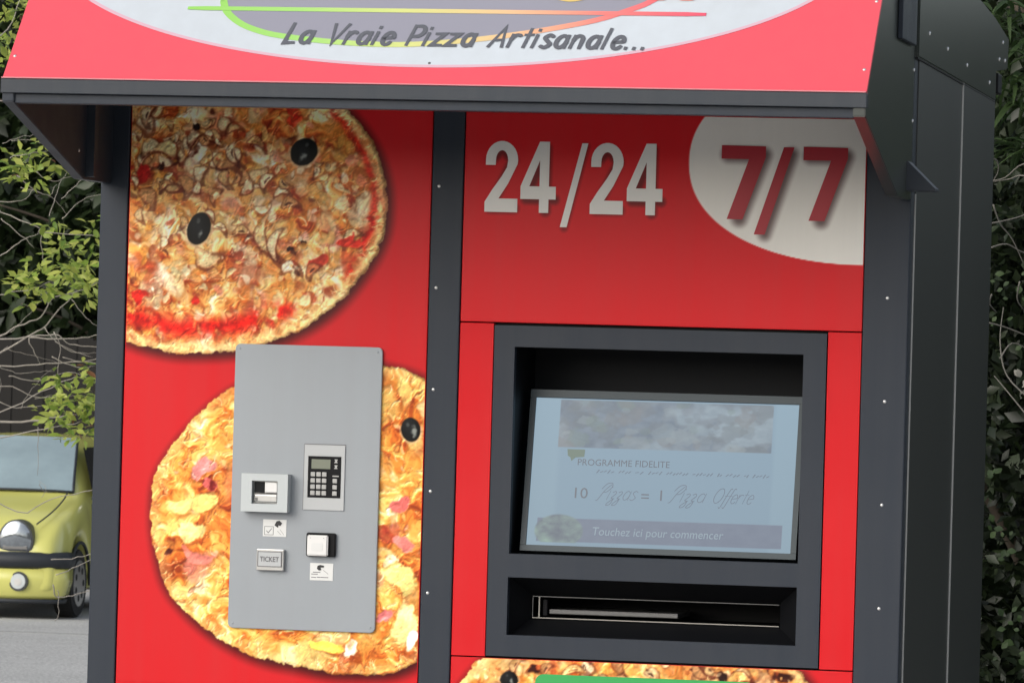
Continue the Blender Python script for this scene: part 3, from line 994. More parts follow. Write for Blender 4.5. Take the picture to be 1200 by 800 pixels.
cv.c = cv.c * (1 - k[..., None]) + C8(40, 14, 16) * k[..., None]
sheet('oval_print', cv, cv.c, FY - 0.0006, 'header_vinyl', hp)['label'] = 'white oval printed on red'


def glyph(name, pts, m, parent):
    return prism(name, [(x, FY - 0.0014, z) for x, z in pts], (0, 0.0005, 0), m, parent)


def glyph2(x0):
    h, w_ = 0.170, 0.080
    outer = arc(0.5, 0.735, 0.49, 0.265, 180, -12, 16)
    o = outer + [(0.86, 0.56), (0.70, 0.40), (0.42, 0.19), (1.0, 0.19), (1.0, 0.0), (0.0, 0.0), (0.0, 0.14), (0.22, 0.31), (0.50, 0.50), (0.66, 0.63), (0.69, 0.73)]
    inner = arc(0.5, 0.735, 0.185, 0.135, 0, 180, 10)
    o = o + inner[1:] + [(0.31, 0.66), (0.01, 0.66)]
    return [(x0 + u * w_, 1.930 + v * h) for u, v in o]


def glyph4(x0):
    h, w_ = 0.170, 0.086
    o = [(0.52, 1.0), (0.80, 1.0), (0.80, 0.37), (1.0, 0.37), (1.0, 0.20), (0.80, 0.20), (0.80, 0.0), (0.535, 0.0), (0.535, 0.20), (0.0, 0.20), (0.0, 0.375), (0.30, 0.70), (0.52, 1.0)]
    hole = [(0.535, 0.74), (0.535, 0.37), (0.245, 0.37)]
    return [(x0 + u * w_, 1.930 + v * h) for u, v in o[:-1]], [(x0 + u * w_, 1.930 + v * h) for u, v in hole]


def plate4(x0):
    o, hl = glyph4(x0)
    # split round the hole into quads: left slant, bar, stem
    W_, H_ = 0.086, 0.170
    P = lambda u, v: (x0 + u * W_, FY - 0.0014, 1.930 + v * H_)
    bm = bmesh.new()
    polys = [[(0.52, 1.0), (0.80, 1.0), (0.80, 0.37), (0.535, 0.37), (0.535, 0.74)], [(0.52, 1.0), (0.535, 0.74), (0.245, 0.37), (0.0, 0.37)], [(0.0, 0.37), (0.245, 0.37), (0.535, 0.37), (0.535, 0.19), (0.0, 0.19)],
             [(0.535, 0.37), (0.80, 0.37), (0.80, 0.19), (0.535, 0.19)], [(0.80, 0.37), (1.0, 0.37), (1.0, 0.19), (0.80, 0.19)], [(0.535, 0.19), (0.80, 0.19), (0.80, 0.0), (0.535, 0.0)]]
    vd = {}
    for pl in polys:
        vs = []
        for q in pl:
            if q not in vd:
                vd[q] = bm.verts.new(P(*q))
            vs.append(vd[q])
        bm.faces.new(vs)
    r = bmesh.ops.extrude_face_region(bm, geom=bm.faces[:])
    bmesh.ops.translate(bm, verts=[e for e in r['geom'] if isinstance(e, bmesh.types.BMVert)], vec=(0, 0.0005, 0))
    return bm_put('numeral', bm, 'numeral_white', hp)


glyph('numeral', glyph2(0.9525), 'numeral_white', hp)
plate4(1.0395)
glyph('slash_mark', [(1.1375, 1.897), (1.154, 1.897), (1.2015, 2.098), (1.187, 2.098)], 'numeral_white', hp)
glyph('numeral', glyph2(1.209), 'numeral_white', hp)
plate4(1.298)
for x in (1.524, 1.720):
    glyph('numeral', [(x, 2.100), (x + 0.106, 2.099), (x + 0.106, 2.073), (x + 0.054, 1.925), (x + 0.016, 1.925), (x + 0.066, 2.068), (x, 2.068)], 'numeral_red', hp)
glyph('slash_mark', [(1.606, 1.890), (1.632, 1.890), (1.698, 2.098), (1.673, 2.098)], 'numeral_red', hp)

# display frame with recesses
holed('display_frame', (0.9865, 1.7880, 0.870, 1.6595), [(1.0365, 1.7335, 1.115, 1.609), (1.0355, 1.7330, 0.921, 1.0590)], FY - 0.003, 0.022, 'anthracite', kiosk)
# screen recess: five-sided tray
def tray(name, x0, x1, z0, z1, y0, y1, m, t=0.006):
    bm = bmesh.new()
    bm_box(bm, x0 - t, x0 - 0.0005, y0, y1, z0 - t, z1 + t)
    bm_box(bm, x1 + 0.0005, x1 + t, y0, y1, z0 - t, z1 + t)
    bm_box(bm, x0, x1, y0, y1, z0 - t, z0 - 0.0005)
    bm_box(bm, x0, x1, y0, y1, z1 + 0.0005, z1 + t)
    bm_box(bm, x0 - t, x1 + t, y1 + 0.0005, y1 + t, z0 - t, z1 + t)
    return bm_put(name, bm, m, kiosk)


tray('screen_recess', 1.0365, 1.7335, 1.115, 1.609, 0.0225, 0.26, 'black_plastic')
# tilted touchscreen: bottom 5 cm deep, top 13.5 cm deep
SO = Vector((1.053, 0.048, 1.1215))
SV = Vector((0, 0.088, 0.386)).normalized()
SN = Vector((0, -SV.z, SV.y))
S = lambda u, v, h: SO + Vector((u, 0, 0)) + SV * v + SN * h
bm = bmesh.new()
SW, SH, BT = 0.668, 0.396, 0.0135
def quadbox(bm, u0, u1, v0, v1, h0, h1, F):
    vs = [bm.verts.new(F(*p)) for p in ((u0, v0, h0), (u1, v0, h0), (u1, v1, h0), (u0, v1, h0), (u0, v0, h1), (u1, v0, h1), (u1, v1, h1), (u0, v1, h1))]
    for f in ((0, 3, 2, 1), (4, 5, 6, 7), (0, 1, 5, 4), (1, 2, 6, 5), (2, 3, 7, 6), (3, 0, 4, 7)):
        bm.faces.new([vs[i] for i in f])
quadbox(bm, 0, SW, 0, 0.0145, -0.03, 0.004, S)
quadbox(bm, 0, SW, SH - 0.0185, SH, -0.03, 0.004, S)
quadbox(bm, 0, BT, 0.0150, SH - 0.0190, -0.03, 0.004, S)
quadbox(bm, SW - BT, SW, 0.0150, SH - 0.0190, -0.03, 0.004, S)
bm_put('screen_bezel', bm, 'screen_bezel', kiosk)
D0u, D1u, D0v, D1v = BT + 0.0005, SW - BT - 0.0005, 0.0152, SH - 0.0192
cv = Canvas(D0u, D1u, D0v, D1v, 0.0022)
fx, fz = (cv.X - D0u) / (D1u - D0u), (cv.Z - D0v) / (D1v - D0v)
sky_c = C8(142, 176, 200)  # sky reflected in the glass is mixed into this screen colour
cv.c[:] = sky_c
bord = C8(158, 192, 212)
m_ = np.maximum(sst(0.115, 0.085, fx), sst(0.905, 0.925, fx))
cv.c = cv.c * (1 - 0.45 * m_[..., None]) + bord * 0.45 * m_[..., None]
ph = (fbm(cv.X * 34, cv.Z * 60, 5, 4) - 0.5)
ph2 = fbm(cv.X * 14 + 3, cv.Z * 20, 8, 3)
pc = C8(128, 146, 162) + (ph[..., None] * C8(46, 44, 40)) + (sst(0.50, 0.62, ph2)[..., None] * C8(18, 22, 22)) - (sst(0.5, 0.38, ph2)[..., None] * C8(14, 11, 6))
rq = random.Random(4)
for k_ in range(70):                                   # faint food picture of the banner
    bx0, bz0, br0 = rq.uniform(0.1, 0.9), rq.uniform(0.66, 1.0), rq.uniform(0.015, 0.06)
    dq = np.hypot((fx - bx0) / br0, (fz - bz0) / (br0 * rq.uniform(0.8, 2.0))) + ph * 1.6
    aq = sst(1.0, 0.75, dq)[..., None] * rq.uniform(0.15, 0.5)
    pc = pc * (1 - aq) + C8(*rq.choice([(150, 172, 184), (118, 132, 144), (166, 182, 188), (112, 126, 136), (136, 140, 146), (124, 150, 146)])) * aq
pm = ((fx > 0.095) & (fx < 0.905) & (fz > 0.665) & (fz < 0.99)).astype(float)
cv.c = cv.c * (1 - pm[..., None]) + pc * pm[..., None]
bar = ((fx > 0.035) & (fx < 0.965) & (fz > 0.025) & (fz < 0.185)).astype(float)
bc = C8(122, 138, 164) + ph[..., None] * C8(12, 12, 10)
cv.c = cv.c * (1 - bar[..., None]) + bc * bar[..., None]
dd = np.hypot((fx - 0.12) / 0.095, (fz - 0.10) / 0.115)
salad = sst(1.02, 0.92, dd) * (fz > 0.02)
sc_ = C8(128, 152, 156) + ph[..., None] * C8(90, 120, 70)
cv.c = cv.c * (1 - salad[..., None]) + sc_ * salad[..., None]
cv.c = cv.c * (0.97 + 0.06 * fz[..., None])
screen = sheet('display_screen', cv, cv.c, lambda u, v, h: S(u, v, h), 'screen_picture', kiosk, scale=0.54)
T = lambda u, v, h: S(D0u + u * (D1u - D0u), D0v + v * (D1v - D0v), h + 0.0002)
EM = lambda n, c, k=0.62: mat(n, (0.02, 0.02, 0.02), 0.3, emit=rgb(*c), estr=k)
EM('px_grey', (84, 108, 134), 0.36)
EM('px_soft', (98, 128, 158), 0.42)
EM('px_light', (160, 190, 210), 0.46)
EM('px_green', (98, 142, 124), 0.36)
font_text('caption', 'PROGRAMME FIDELITE', 'px_grey', screen, lambda u, v, h: T(u, v, h), 0.175, 0.548, height=0.046, width=0.35)
bm = bmesh.new()                                    # line of print too small to read
x_ = 0.25
for q_, wd_ in enumerate((.07, .05, .035, .055, .085, .08, .018, .055, .018, .065)):
    n_ = max(2, int(wd_ / 0.012))
    for z_ in range(n_):
        xa = x_ + wd_ * z_ / n_
        ribbon(bm, [(xa, 0.500 + 0.004 * ((z_ * 7 + q_) % 3)), (xa + wd_ / n_ * 0.62, 0.520 - 0.004 * ((z_ * 5 + q_) % 3))], 0.0032, T, 0.0006)
    x_ += wd_ + 0.014
bm_put('fine_print', bm, 'px_soft', screen)['kind'] = 'stuff'
font_text('price_text', '10', 'px_grey', screen, lambda u, v, h: T(u, v, h), 0.172, 0.325, height=0.075, squash=0.62)
font_text('price_text', '=', 'px_grey', screen, lambda u, v, h: T(u, v, h), 0.425, 0.315, height=0.075, squash=0.6)
font_text('price_text', '1', 'px_grey', screen, lambda u, v, h: T(u, v, h), 0.497, 0.325, height=0.075, squash=0.62)
SU = lambda u, v, h: S(D0u + u, D0v + v, h)
stroke_text('script_text', 'piyyas', 0.168, 0.116, 0.258, 0.036, SU, 'px_soft', screen, 0.0009, shear=0.45)
stroke_text('script_text', 'piyya', 0.345, 0.116, 0.425, 0.036, SU, 'px_soft', screen, 0.0009, shear=0.45)
stroke_text('script_text', 'Offerte', 0.442, 0.116, 0.540, 0.036, SU, 'px_soft', screen, 0.0009, shear=0.45)
font_text('touch_text', 'Touchez ici pour commencer', 'px_light', screen, lambda u, v, h: T(u, v, h), 0.25, 0.078, height=0.058, width=0.495, shear=0.12, h=0.0012)
# little green speech-bubble mark under the banner
prism('bubble_mark', [T(0.132, 0.655, 0.0004), T(0.20, 0.655, 0.0004), T(0.198, 0.605, 0.0004), T(0.165, 0.60, 0.0004), T(0.150, 0.575, 0.0004), T(0.145, 0.60, 0.0004), T(0.135, 0.61, 0.0004)], SN * 0.0003, 'px_green', screen)

# dispensing slot: funnel and rails
def funnel(x0, x1, z0, z1, X0, X1, Z0, Z1, d):
    bm = bmesh.new()
    a = [bm.verts.new(p) for p in ((x0, 0.0225, z0), (x1, 0.0225, z0), (x1, 0.0225, z1), (x0, 0.0225, z1))]
    b = [bm.verts.new(p) for p in ((X0, d, Z0), (X1, d, Z0), (X1, d, Z1), (X0, d, Z1))]
    c = [bm.verts.new(p) for p in ((X0, d + 0.25, Z0), (X1, d + 0.25, Z0), (X1, d + 0.25, Z1), (X0, d + 0.25, Z1))]
    for p, q in ((a, b), (b, c)):
        for k in range(4):
            bm.faces.new([p[k], p[(k + 1) % 4], q[(k + 1) % 4], q[k]])
    bm.faces.new(c)
    return bm_put('slot_funnel', bm, 'black_plastic', kiosk)


fun = funnel(1.0355, 1.7330, 0.921, 1.0590, 1.075, 1.679, 0.957, 1.0145, 0.10)
box('slot_rail', 1.0775, 1.6765, 0.098, 0.104, 1.0105, 1.0122, 'steel_dark', fun)
box('slot_rail', 1.0775, 1.6765, 0.098, 0.104, 0.9590, 0.9612, 'slot_metal', fun)
box('slot_end', 1.0775, 1.0790, 0.098, 0.104, 0.9617, 1.0103, 'steel_dark', fun)
box('slot_end', 1.0925, 1.0955, 0.098, 0.104, 0.9617, 1.0103, 'slot_metal', fun)
box('slot_tray', 1.115, 1.430, 0.115, 0.30, 0.969, 0.981, 'steel_dark', fun, 0.002)
box('slot_tray', 1.100, 1.112, 0.110, 0.13, 0.964, 1.004, 'black_plastic', fun, 0.002)

#@@PAY
# ------------------------------------------------------------------ payment plate
PY = -0.010
pay = rplate('payment_plate', 0.3505, 0.7145, 0.9135, 1.5985, 0.012, PY, -0.0008, 'plate_grey', kiosk, 0.0012)
for x_, z_ in ((0.362, 0.925), (0.703, 0.925), (0.362, 1.587), (0.703, 1.587)):
    dome('plate_screw', (x_, PY, z_), (0, -1, 0), 0.0028, 'plate_grey', pay, 0.4)
# card reader
cr = holed('card_reader', (0.383, 0.498, 1.196, 1.2875), [(0.409, 0.473, 1.2155, 1.2705)], PY - 0.034, PY - 0.0003, 'reader_grey', pay)
box('reader_slot', 0.4095, 0.4725, PY - 0.018, PY - 0.006, 1.216, 1.270, 'steel', pay, 0.001)
box('reader_slot', 0.4125, 0.4375, PY - 0.0225, PY - 0.019, 1.242, 1.268, 'black_plastic', pay, 0.001)
box('reader_slot', 0.4400, 0.4705, PY - 0.028, PY - 0.019, 1.2425, 1.268, 'white_plastic', pay, 0.002)
box('reader_slot', 0.4125, 0.4705, PY - 0.024, PY - 0.019, 1.2395, 1.2412, 'ink', pay)
box('reader_slot', 0.4125, 0.4705, PY - 0.024, PY - 0.019, 1.2185, 1.2375, 'steel', pay, 0.003)
box('reader_slot', 0.4140, 0.4220, PY - 0.0255, PY - 0.0245, 1.222, 1.230, 'steel_dark', pay)
# keypad bezel, pad, display and keys
kb = holed('keypad_bezel', (0.530, 0.630, 1.204, 1.3605), [(0.5395, 0.6215, 1.2335, 1.3335)], PY - 0.0035, PY - 0.0003, 'bezel_grey', pay)
box('bezel_gap', 0.5285, 0.6315, PY - 0.0012, PY - 0.0002, 1.3608, 1.3628, 'ink_grey', pay)
box('bezel_gap', 0.5280, 0.5297, PY - 0.0012, PY - 0.0002, 1.204, 1.3605, 'ink_grey', pay)
box('keypad', 0.5400, 0.6210, PY - 0.0050, PY - 0.0004, 1.2340, 1.3330, 'black_plastic', pay, 0.001)
box('keypad_display', 0.5485, 0.5955, PY - 0.0065, PY - 0.0052, 1.3030, 1.3260, 'lcd', pay, 0.0006)
key0 = None
def key(x, z, w_, h_, m='key_grey'):
    global key0
    if key0 is None:
        key0 = box('key', x, x + w_, PY - 0.0085, PY - 0.0051, z, z + h_, m, pay, 0.0012)
        return key0
    o = key0.copy()
    COL.objects.link(o)
    o.location = Vector((x + w_ / 2, PY - 0.0068, z + h_ / 2)) - WL[pay]
    return o


for r_ in range(4):
    for c_ in range(3):
        key(0.5475 + c_ * 0.0140, 0.0 + 1.2395 + r_ * 0.0150, 0.0112, 0.0108)
for r_ in range(3):
    key(0.6020, 1.2395 + r_ * 0.0150, 0.0112, 0.0108)
box('keypad_mark', 0.6010, 0.6165, PY - 0.0056, PY - 0.0051, 1.2850, 1.2880, 'key_grey', pay)
for z in (1.318, 1.304):
    prism('keypad_mark', [(0.604, PY - 0.0053, z), (0.613, PY - 0.0053, z), (0.611, PY - 0.0053, z + 0.004), (0.613, PY - 0.0053, z + 0.009), (0.605, PY - 0.0053, z + 0.009), (0.607, PY - 0.0053, z + 0.004)], (0, -0.0004, 0), 'key_grey', pay)
# stickers
PF = lambda u, v, h: Vector((u, PY - 0.0010 - h, v))
s1 = rplate('sticker', 0.4315, 0.4895, 1.1365, 1.1775, 0.001, PY - 0.0010, PY - 0.0002, 'sticker_white', pay)
holed('sticker_mark', (0.4350, 0.4580, 1.1400, 1.1610), [(0.4362, 0.4568, 1.1412, 1.1598)], PY - 0.0015, PY - 0.0011, 'ink_grey', pay)
bm = bmesh.new()
ribbon(bm, [(0.4405, 1.1500), (0.4450, 1.1455), (0.4535, 1.1560)], 0.0010, PF, 0.0004)
ribbon(bm, [(0.4680, 1.1500), (0.4760, 1.1420)], 0.0006, PF, 0.0006)
ribbon(bm, [(0.4740, 1.1540), (0.4840, 1.1410)], 0.0005, PF, 0.0008)
bm_put('sticker_mark', bm, 'ink_grey', pay)
prism('sticker_mark', [(x, PY - 0.0015, z) for x, z in ((0.4600, 1.1640), (0.4650, 1.1735), (0.4720, 1.1755), (0.4790, 1.1690), (0.4745, 1.1625), (0.4700, 1.1640), (0.4690, 1.1580), (0.4655, 1.1600))], (0, -0.0004, 0), 'ink', pay)
s2 = rplate('sticker', 0.5510, 0.6080, 1.0350, 1.0765, 0.001, PY - 0.0010, PY - 0.0002, 'sticker_white', pay)
prism('sticker_mark', [(x, PY - 0.0015, z) for x, z in ((0.5680, 1.0630), (0.5695, 1.0700), (0.5760, 1.0725), (0.5860, 1.0705), (0.5850, 1.0665), (0.5770, 1.0660), (0.5790, 1.0600), (0.5730, 1.0590))], (0, -0.0004, 0), 'ink', pay)
bm = bmesh.new()
for a_, b_, z in ((0.5550, 0.5700, 1.0500), (0.5550, 0.5660, 1.0420), (0.5690, 0.5760, 1.0425), (0.5780, 0.5960, 1.0425), (0.5590, 0.5760, 1.0545)):
    ribbon(bm, [(a_, z), (b_, z)], 0.0013, PF, 0.0004)
ribbon(bm, [(0.5840, 1.0600), (0.5960, 1.0510)], 0.0006, PF, 0.0006)
bm_put('sticker_mark', bm, 'ink_grey', pay)
# ticket outlet
box('ticket_outlet', 0.4205, 0.4885, PY - 0.014, PY - 0.0003, 1.0545, 1.1065, 'steel', pay, 0.002)
box('ticket_flap', 0.4245, 0.4830, PY - 0.0165, PY - 0.0142, 1.0650, 1.1000, 'bezel_grey', pay, 0.001)
holed('ticket_frame', (0.4240, 0.4835, 1.0640, 1.1010), [(0.4256, 0.4819, 1.0656, 1.0994)], PY - 0.0172, PY - 0.0145, 'ink_grey', pay)
font_text('ticket_text', 'TICKET', 'ink_grey', pay, lambda u, v, h: Vector((u, PY - 0.0167 - h, v)), 0.4300, 1.0765, height=0.0125, width=0.047, bold=0.02)
# contactless reader
rplate('contactless_reader', 0.5420, 0.6140, 1.0925, 1.1495, 0.005, PY - 0.012, PY - 0.0003, 'black_plastic', pay, 0.002)
rplate('reader_face', 0.5470, 0.5980, 1.0945, 1.1440, 0.004, PY - 0.024, PY - 0.0122, 'white_plastic', pay, 0.003)
box('reader_lamp', 0.5540, 0.5560, PY - 0.0248, PY - 0.0241, 1.1370, 1.1380, 'ink_grey', pay)
box('reader_lamp', 0.5870, 0.5890, PY - 0.0248, PY - 0.0241, 1.1370, 1.1380, 'ink_grey', pay)
rplate('reader_pad', 0.5580, 0.5860, 1.1060, 1.1250, 0.003, PY - 0.0246, PY - 0.0241, 'sticker_white', pay)

#@@AWNING
# ------------------------------------------------------------------ sloping sign (awning)
AY, AZ = -0.838, 2.187
AVv = Vector((0, 0.198, 0.203)).normalized()
AN = Vector((0, -AVv.z, AVv.y))
A = lambda u, v, h: Vector((0, AY, AZ)) + Vector((u, 0, 0)) + AVv * v + AN * h
AL = 0.92
bm = bmesh.new()
quadbox(bm, 0.0, KW, 0.0, AL, -0.012, 0.0, A)
sign = bm_put('sloping_sign', bm, 'fascia_red', kiosk)
tag(sign, 'sloping pink-red sign board with white oval')
# white oval and logo, each thin vinyl
def flat(name, uv, h, m, parent, th=0.0003):
    return prism(name, [A(u, v, h) for u, v in uv], AN * th, m, parent)


oval = [(0.965 + 0.95 * math.cos(t), 0.481 + 0.425 * math.sin(t)) for t in [2 * math.pi * k / 120 for k in range(120)]]
flat('sign_oval', oval, 0.0004, 'fascia_white', sign)
# tinted rim of the oval
bm = bmesh.new()
ribbon(bm, [(0.965 + 0.948 * math.cos(t), 0.481 + 0.423 * math.sin(t)) for t in [2 * math.pi * k / 160 for k in range(161)]], 0.0045, A, 0.0009)
mat('oval_rim', (0.66, 0.42, 0.50), 0.4)
bm_put('oval_rim', bm, 'oval_rim', sign)
inner = smooth2([(0.463, 0.273), (0.479, 0.232), (0.515, 0.195), (0.56, 0.170), (0.624, 0.151), (0.767, 0.132), (0.906, 0.128), (1.041, 0.143), (1.156, 0.166), (1.25, 0.191), (1.343, 0.221), (1.415, 0.258), (1.465, 0.294), (1.56, 0.40), (1.54, 0.55), (1.30, 0.66), (0.95, 0.68), (0.62, 0.60), (0.47, 0.43), (0.455, 0.33), (0.463, 0.273)], 4)
flat('logo_field', inner[:-1], 0.0010, 'fascia_lilac', sign)
GR, YE, OR_, RD = (0.30, 0.62, 0.13), (0.62, 0.66, 0.24), (0.78, 0.42, 0.22), (0.72, 0.10, 0.16)
ramp_mat('logo_gradient', [(0.0, GR), (0.22, (0.36, 0.66, 0.18)), (0.42, YE), (0.62, (0.76, 0.50, 0.28)), (0.80, (0.78, 0.22, 0.20)), (1.0, RD)])
bm = bmesh.new()
ribbon(bm, inner, 0.0085, A, 0.0017)
bm_put('logo_outline', bm, 'logo_gradient', sign)
bm = bmesh.new()
ribbon(bm, [(0.389 + 1.196 * k / 30, 0.241 + 0.003 * k / 30) for k in range(31)], 0.0068, A, 0.0022)
bm_put('logo_line', bm, 'logo_gradient', sign)
# lower tips of the lettering that the photograph cuts off
mat('logo_yellow', (0.72, 0.55, 0.20), 0.4)
mat('logo_pink', (0.78, 0.30, 0.26), 0.4)
flat('logo_letter', [(1.271 + 0.062 * math.cos(t), 0.338 + 0.058 * math.sin(t)) for t in [2 * math.pi * k / 40 for k in range(40)]], 0.0026, 'logo_yellow', sign)
flat('logo_letter', [(1.271 + 0.036 * math.cos(t), 0.338 + 0.034 * math.sin(t)) for t in [2 * math.pi * k / 40 for k in range(40)]], 0.0032, 'fascia_lilac', sign)
for u in (1.368, 1.400):
    flat('logo_letter', [(u, 0.289), (u + 0.018, 0.289), (u + 0.022, 0.39), (u + 0.004, 0.39)], 0.0026, 'fascia_white', sign)
for u in (1.452, 1.516):
    flat('logo_letter', [(u + p[0], 0.289 + p[1]) for p in rrect(0, 0.042, 0, 0.10, 0.012)], 0.0026, 'logo_pink', sign)
TAG = 'La Vraie Pizza Artisanale...'
adv = [GL[c][0] + 0.15 for c in TAG]
kx, u_ = (1.478 - 0.634) / sum(adv), 0.634
for wd_ in TAG.split(' '):
    wl = sum(GL[c][0] + 0.15 for c in wd_) * kx
    stroke_text('tagline_word', wd_, u_, 0.127 - 0.004 * (u_ - 0.634), u_ + wl, 0.066, A, 'fascia_grey', sign, 0.0057, shear=0.20, dv=-0.004, h0=0.0026, track=0.15)
    u_ += wl + (GL[' '][0] + 0.15) * kx
dome('sign_screw', A(0.982, 0.068, 0.0008), AN, 0.0035, 'steel_dark', sign)
for u, v in ((1.968, 0.298), (1.966, 0.071), (1.968, 0.55), (1.968, 0.8), (0.012, 0.071), (0.012, 0.298), (0.012, 0.55), (0.012, 0.8)):
    dome('rivet', A(u, v, 0.0), AN, 0.004, 'rivet_metal', sign)
# white edge lip of the sign
mat('lip_pale', (0.62, 0.22, 0.25), 0.4)
box('sign_lip', 0.0, KW, AY - 0.0125, AY - 0.0025, AZ - 0.0030, AZ - 0.0005, 'lip_pale', kiosk)
# front trim: upper face and set-back lower return
box('front_trim', -0.002, KW + 0.002, AY - 0.010, AY + 0.02, AZ - 0.0365, AZ - 0.0040, 'trim_light', kiosk, 0.0015)
box('trim_return', 0.0, KW - 0.001, AY + 0.004, AY + 0.04, AZ - 0.0585, AZ - 0.0370, 'anthracite', kiosk, 0.0015)
# side cheeks of the sign
top = A(0, AL, -0.012)
# cheek outline in the yz plane
ck = [(AY - 0.004, AZ - 0.056), (-0.250, 1.979), (-0.012, 1.979), (-0.004, 1.985), (-0.004, top.z - 0.02), (top.y, top.z), (AY - 0.004, AZ - 0.004)]
for x0, x1, lb in ((KW - 0.0285, KW - 0.0005, 'right cheek of the sign in dark metal'), (0.0005, 0.0285, 'left cheek of the sign seen from inside')):
    c = prism('sign_cheek', [(x0, y, z) for y, z in ck], (x1 - x0, 0, 0), 'skirt_metal' if x0 > 1 else 'anthracite', kiosk, 0.002)
    c['label'] = lb
    if x0 > 1:
        for y, z in ((-0.014, 2.285), (-0.016, 2.165)):
            dome('rivet', (KW - 0.0005, y, z), (1, 0, 0), 0.0045, 'rivet_metal', c)
    else:
        dome('rivet', (0.0285, -0.30, 2.045), (1, 0, 0), 0.004, 'rivet_metal', c)
        prism('cheek_stiffener', [(0.0287, -0.24, 1.985), (0.0287, -0.215, 1.985), (0.0287, -0.215, 2.30), (0.0287, -0.24, 2.30)], (0.02, 0, 0), 'anthracite', c)
# soffit behind the sign
prism('soffit', [(0.029, AY + 0.05, AZ - 0.02), (0.029, -0.006, 2.305), (0.029, -0.006, 2.317), (0.029, AY + 0.05, AZ - 0.008)], (KW - 0.058, 0, 0), 'anthracite', kiosk)
# upright bracket on the right cheek
box('upright_bracket', KW + 0.0005, KW + 0.012, -0.335, -0.075, 2.338, 2.78, 'anthracite', kiosk, 0.002)
# wedge gusset
prism('gusset', [(KW + 0.0005, -0.10, 2.068), (KW + 0.068, -0.10, 2.003), (KW + 0.068, -0.10, 1.998), (KW - 0.0285, -0.10, 1.998), (KW - 0.0285, -0.10, 2.002)], (0, 0.085, 0), 'trim_light', kiosk, 0.0015)

#@@SIDE
# ------------------------------------------------------------------ right side cladding and roof
box('side_panel', KW - 0.020, KW + 0.0030, 0.0618, 0.9450, 0.14, 2.312, 'dark_cladding', kiosk, 0.0008)
box('side_panel', KW - 0.018, KW + 0.0062, 0.9475, KD, 0.14, 2.312, 'dark_cladding', kiosk, 0.0008)
box('edge_strip', KW + 0.0005, KW + 0.0040, 0.0604, 0.0616, 0.14, 1.996, 'seam_metal', kiosk)
box('edge_strip', KW + 0.0032, KW + 0.0072, 0.9455, 0.9473, 0.14, 2.312, 'seam_metal', kiosk)
rf = [(-0.003, 2.316), (1.66, 2.305), (1.66, 2.385), (1.93, 2.405), (1.95, 2.49), (1.60, 2.525), (-0.003, 2.62)]
roof = prism('roof', [(0.0, y, z) for y, z in rf], (KW + 0.009, 0, 0), 'skirt_metal', kiosk, 0.003)
for y, z in ((0.19, 2.385), (0.56, 2.372), (0.98, 2.358), (1.50, 2.345), (1.72, 2.42), (1.86, 2.425), (1.80, 2.47)):
    dome('rivet', (KW + 0.009, y, z), (1, 0, 0), 0.0056, 'rivet_metal', roof)
prism('roof_shadow_gap', [(KW - 0.006, -0.002, 2.3125), (KW - 0.006, 1.66, 2.3015), (KW - 0.006, 1.66, 2.3045), (KW - 0.006, -0.002, 2.3155)], (0.0125, 0, 0), 'black_gap', kiosk)
box('roof_hook', KW - 0.02, KW + 0.006, 1.74, 1.83, 2.33, 2.385, 'black_plastic', kiosk, 0.004)
# ------------------------------------------------------------------ parked car (local frame: nose at y = 0 facing -y)
mat('car_paint', (0.62, 0.61, 0.17), 0.25, noise=0.04, nscale=3, coat=0.6)
mat('car_plastic', (0.018, 0.022, 0.028), 0.5, noise=0.1, nscale=30)
mat('car_glass', (0.26, 0.34, 0.37), 0.05, spec=1.0, noise=0.35, nscale=2.2)  # pale mottled base paints sky reflection into the windscreen
mat('car_dark_glass', (0.012, 0.016, 0.018), 0.06, spec=0.8)
mat('tyre_rubber', (0.012, 0.012, 0.012), 0.8)
mat('lamp_glass', (0.30, 0.33, 0.36), 0.08, metal=0.75, noise=0.5, nscale=14)
mat('lamp_rim', (0.03, 0.035, 0.04), 0.35)
car = empty('parked_car', (-8.97, 27.62, gz(28.0)), R_(2.0), local=True)
tag(car, 'yellow-green one-box hatchback with dark bumper parked behind the bare twigs', 'car')
ST = [(0.00, .70, .24, .50, .68, .56, .58), (0.05, .765, .20, .60, .74, .67, .66), (0.22, .80, .20, .73, .775, .79, .70), (0.33, .808, .20, .78, .782, .83, .71), (0.37, .81, .36, .80, .784, .845, .71),
      (0.48, .815, .58, .84, .788, .88, .715), (0.66, .818, .64, .89, .792, .925, .715), (0.84, .818, .58, .915, .797, .975, .70), (0.95, .816, .36, .925, .80, 1.04, .675), (0.99, .815, .20, .93, .80, 1.075, .665),
      (1.20, .815, .20, .94, .80, 1.215, .625), (1.52, .815, .20, .95, .80, 1.39, .565), (2.2, .815, .20, .96, .80, 1.43, .56), (2.45, .815, .22, .965, .80, 1.43, .56), (2.52, .815, .5, .965, .80, 1.425, .56),
      (2.72, .815, .64, .97, .795, 1.42, .555), (2.92, .812, .5, .97, .79, 1.40, .55), (3.0, .81, .22, .97, .785, 1.39, .55), (3.3, .79, .22, .97, .77, 1.25, .54), (3.43, .73, .26, .90, .71, .98, .55)]
bm = bmesh.new()
rows = []
for y, w_, zb, zs, wb, zt, wt in ST:
    half = [(0.55 * w_, max(zb, .2)), (w_ - 0.03, zb), (w_, zb + 0.06), (w_ + 0.012, (max(zb, .2) + .06 + zs) / 2), (wb, zs), (wt, zt - 0.035), (wt * 0.72, zt)]
    pts = [(-x, z) for x, z in half] + [(0, zt + 0.015)] + [(x, z) for x, z in half[::-1]]
    rows.append([bm.verts.new((x, y, z)) for x, z in pts])
n = len(rows[0])
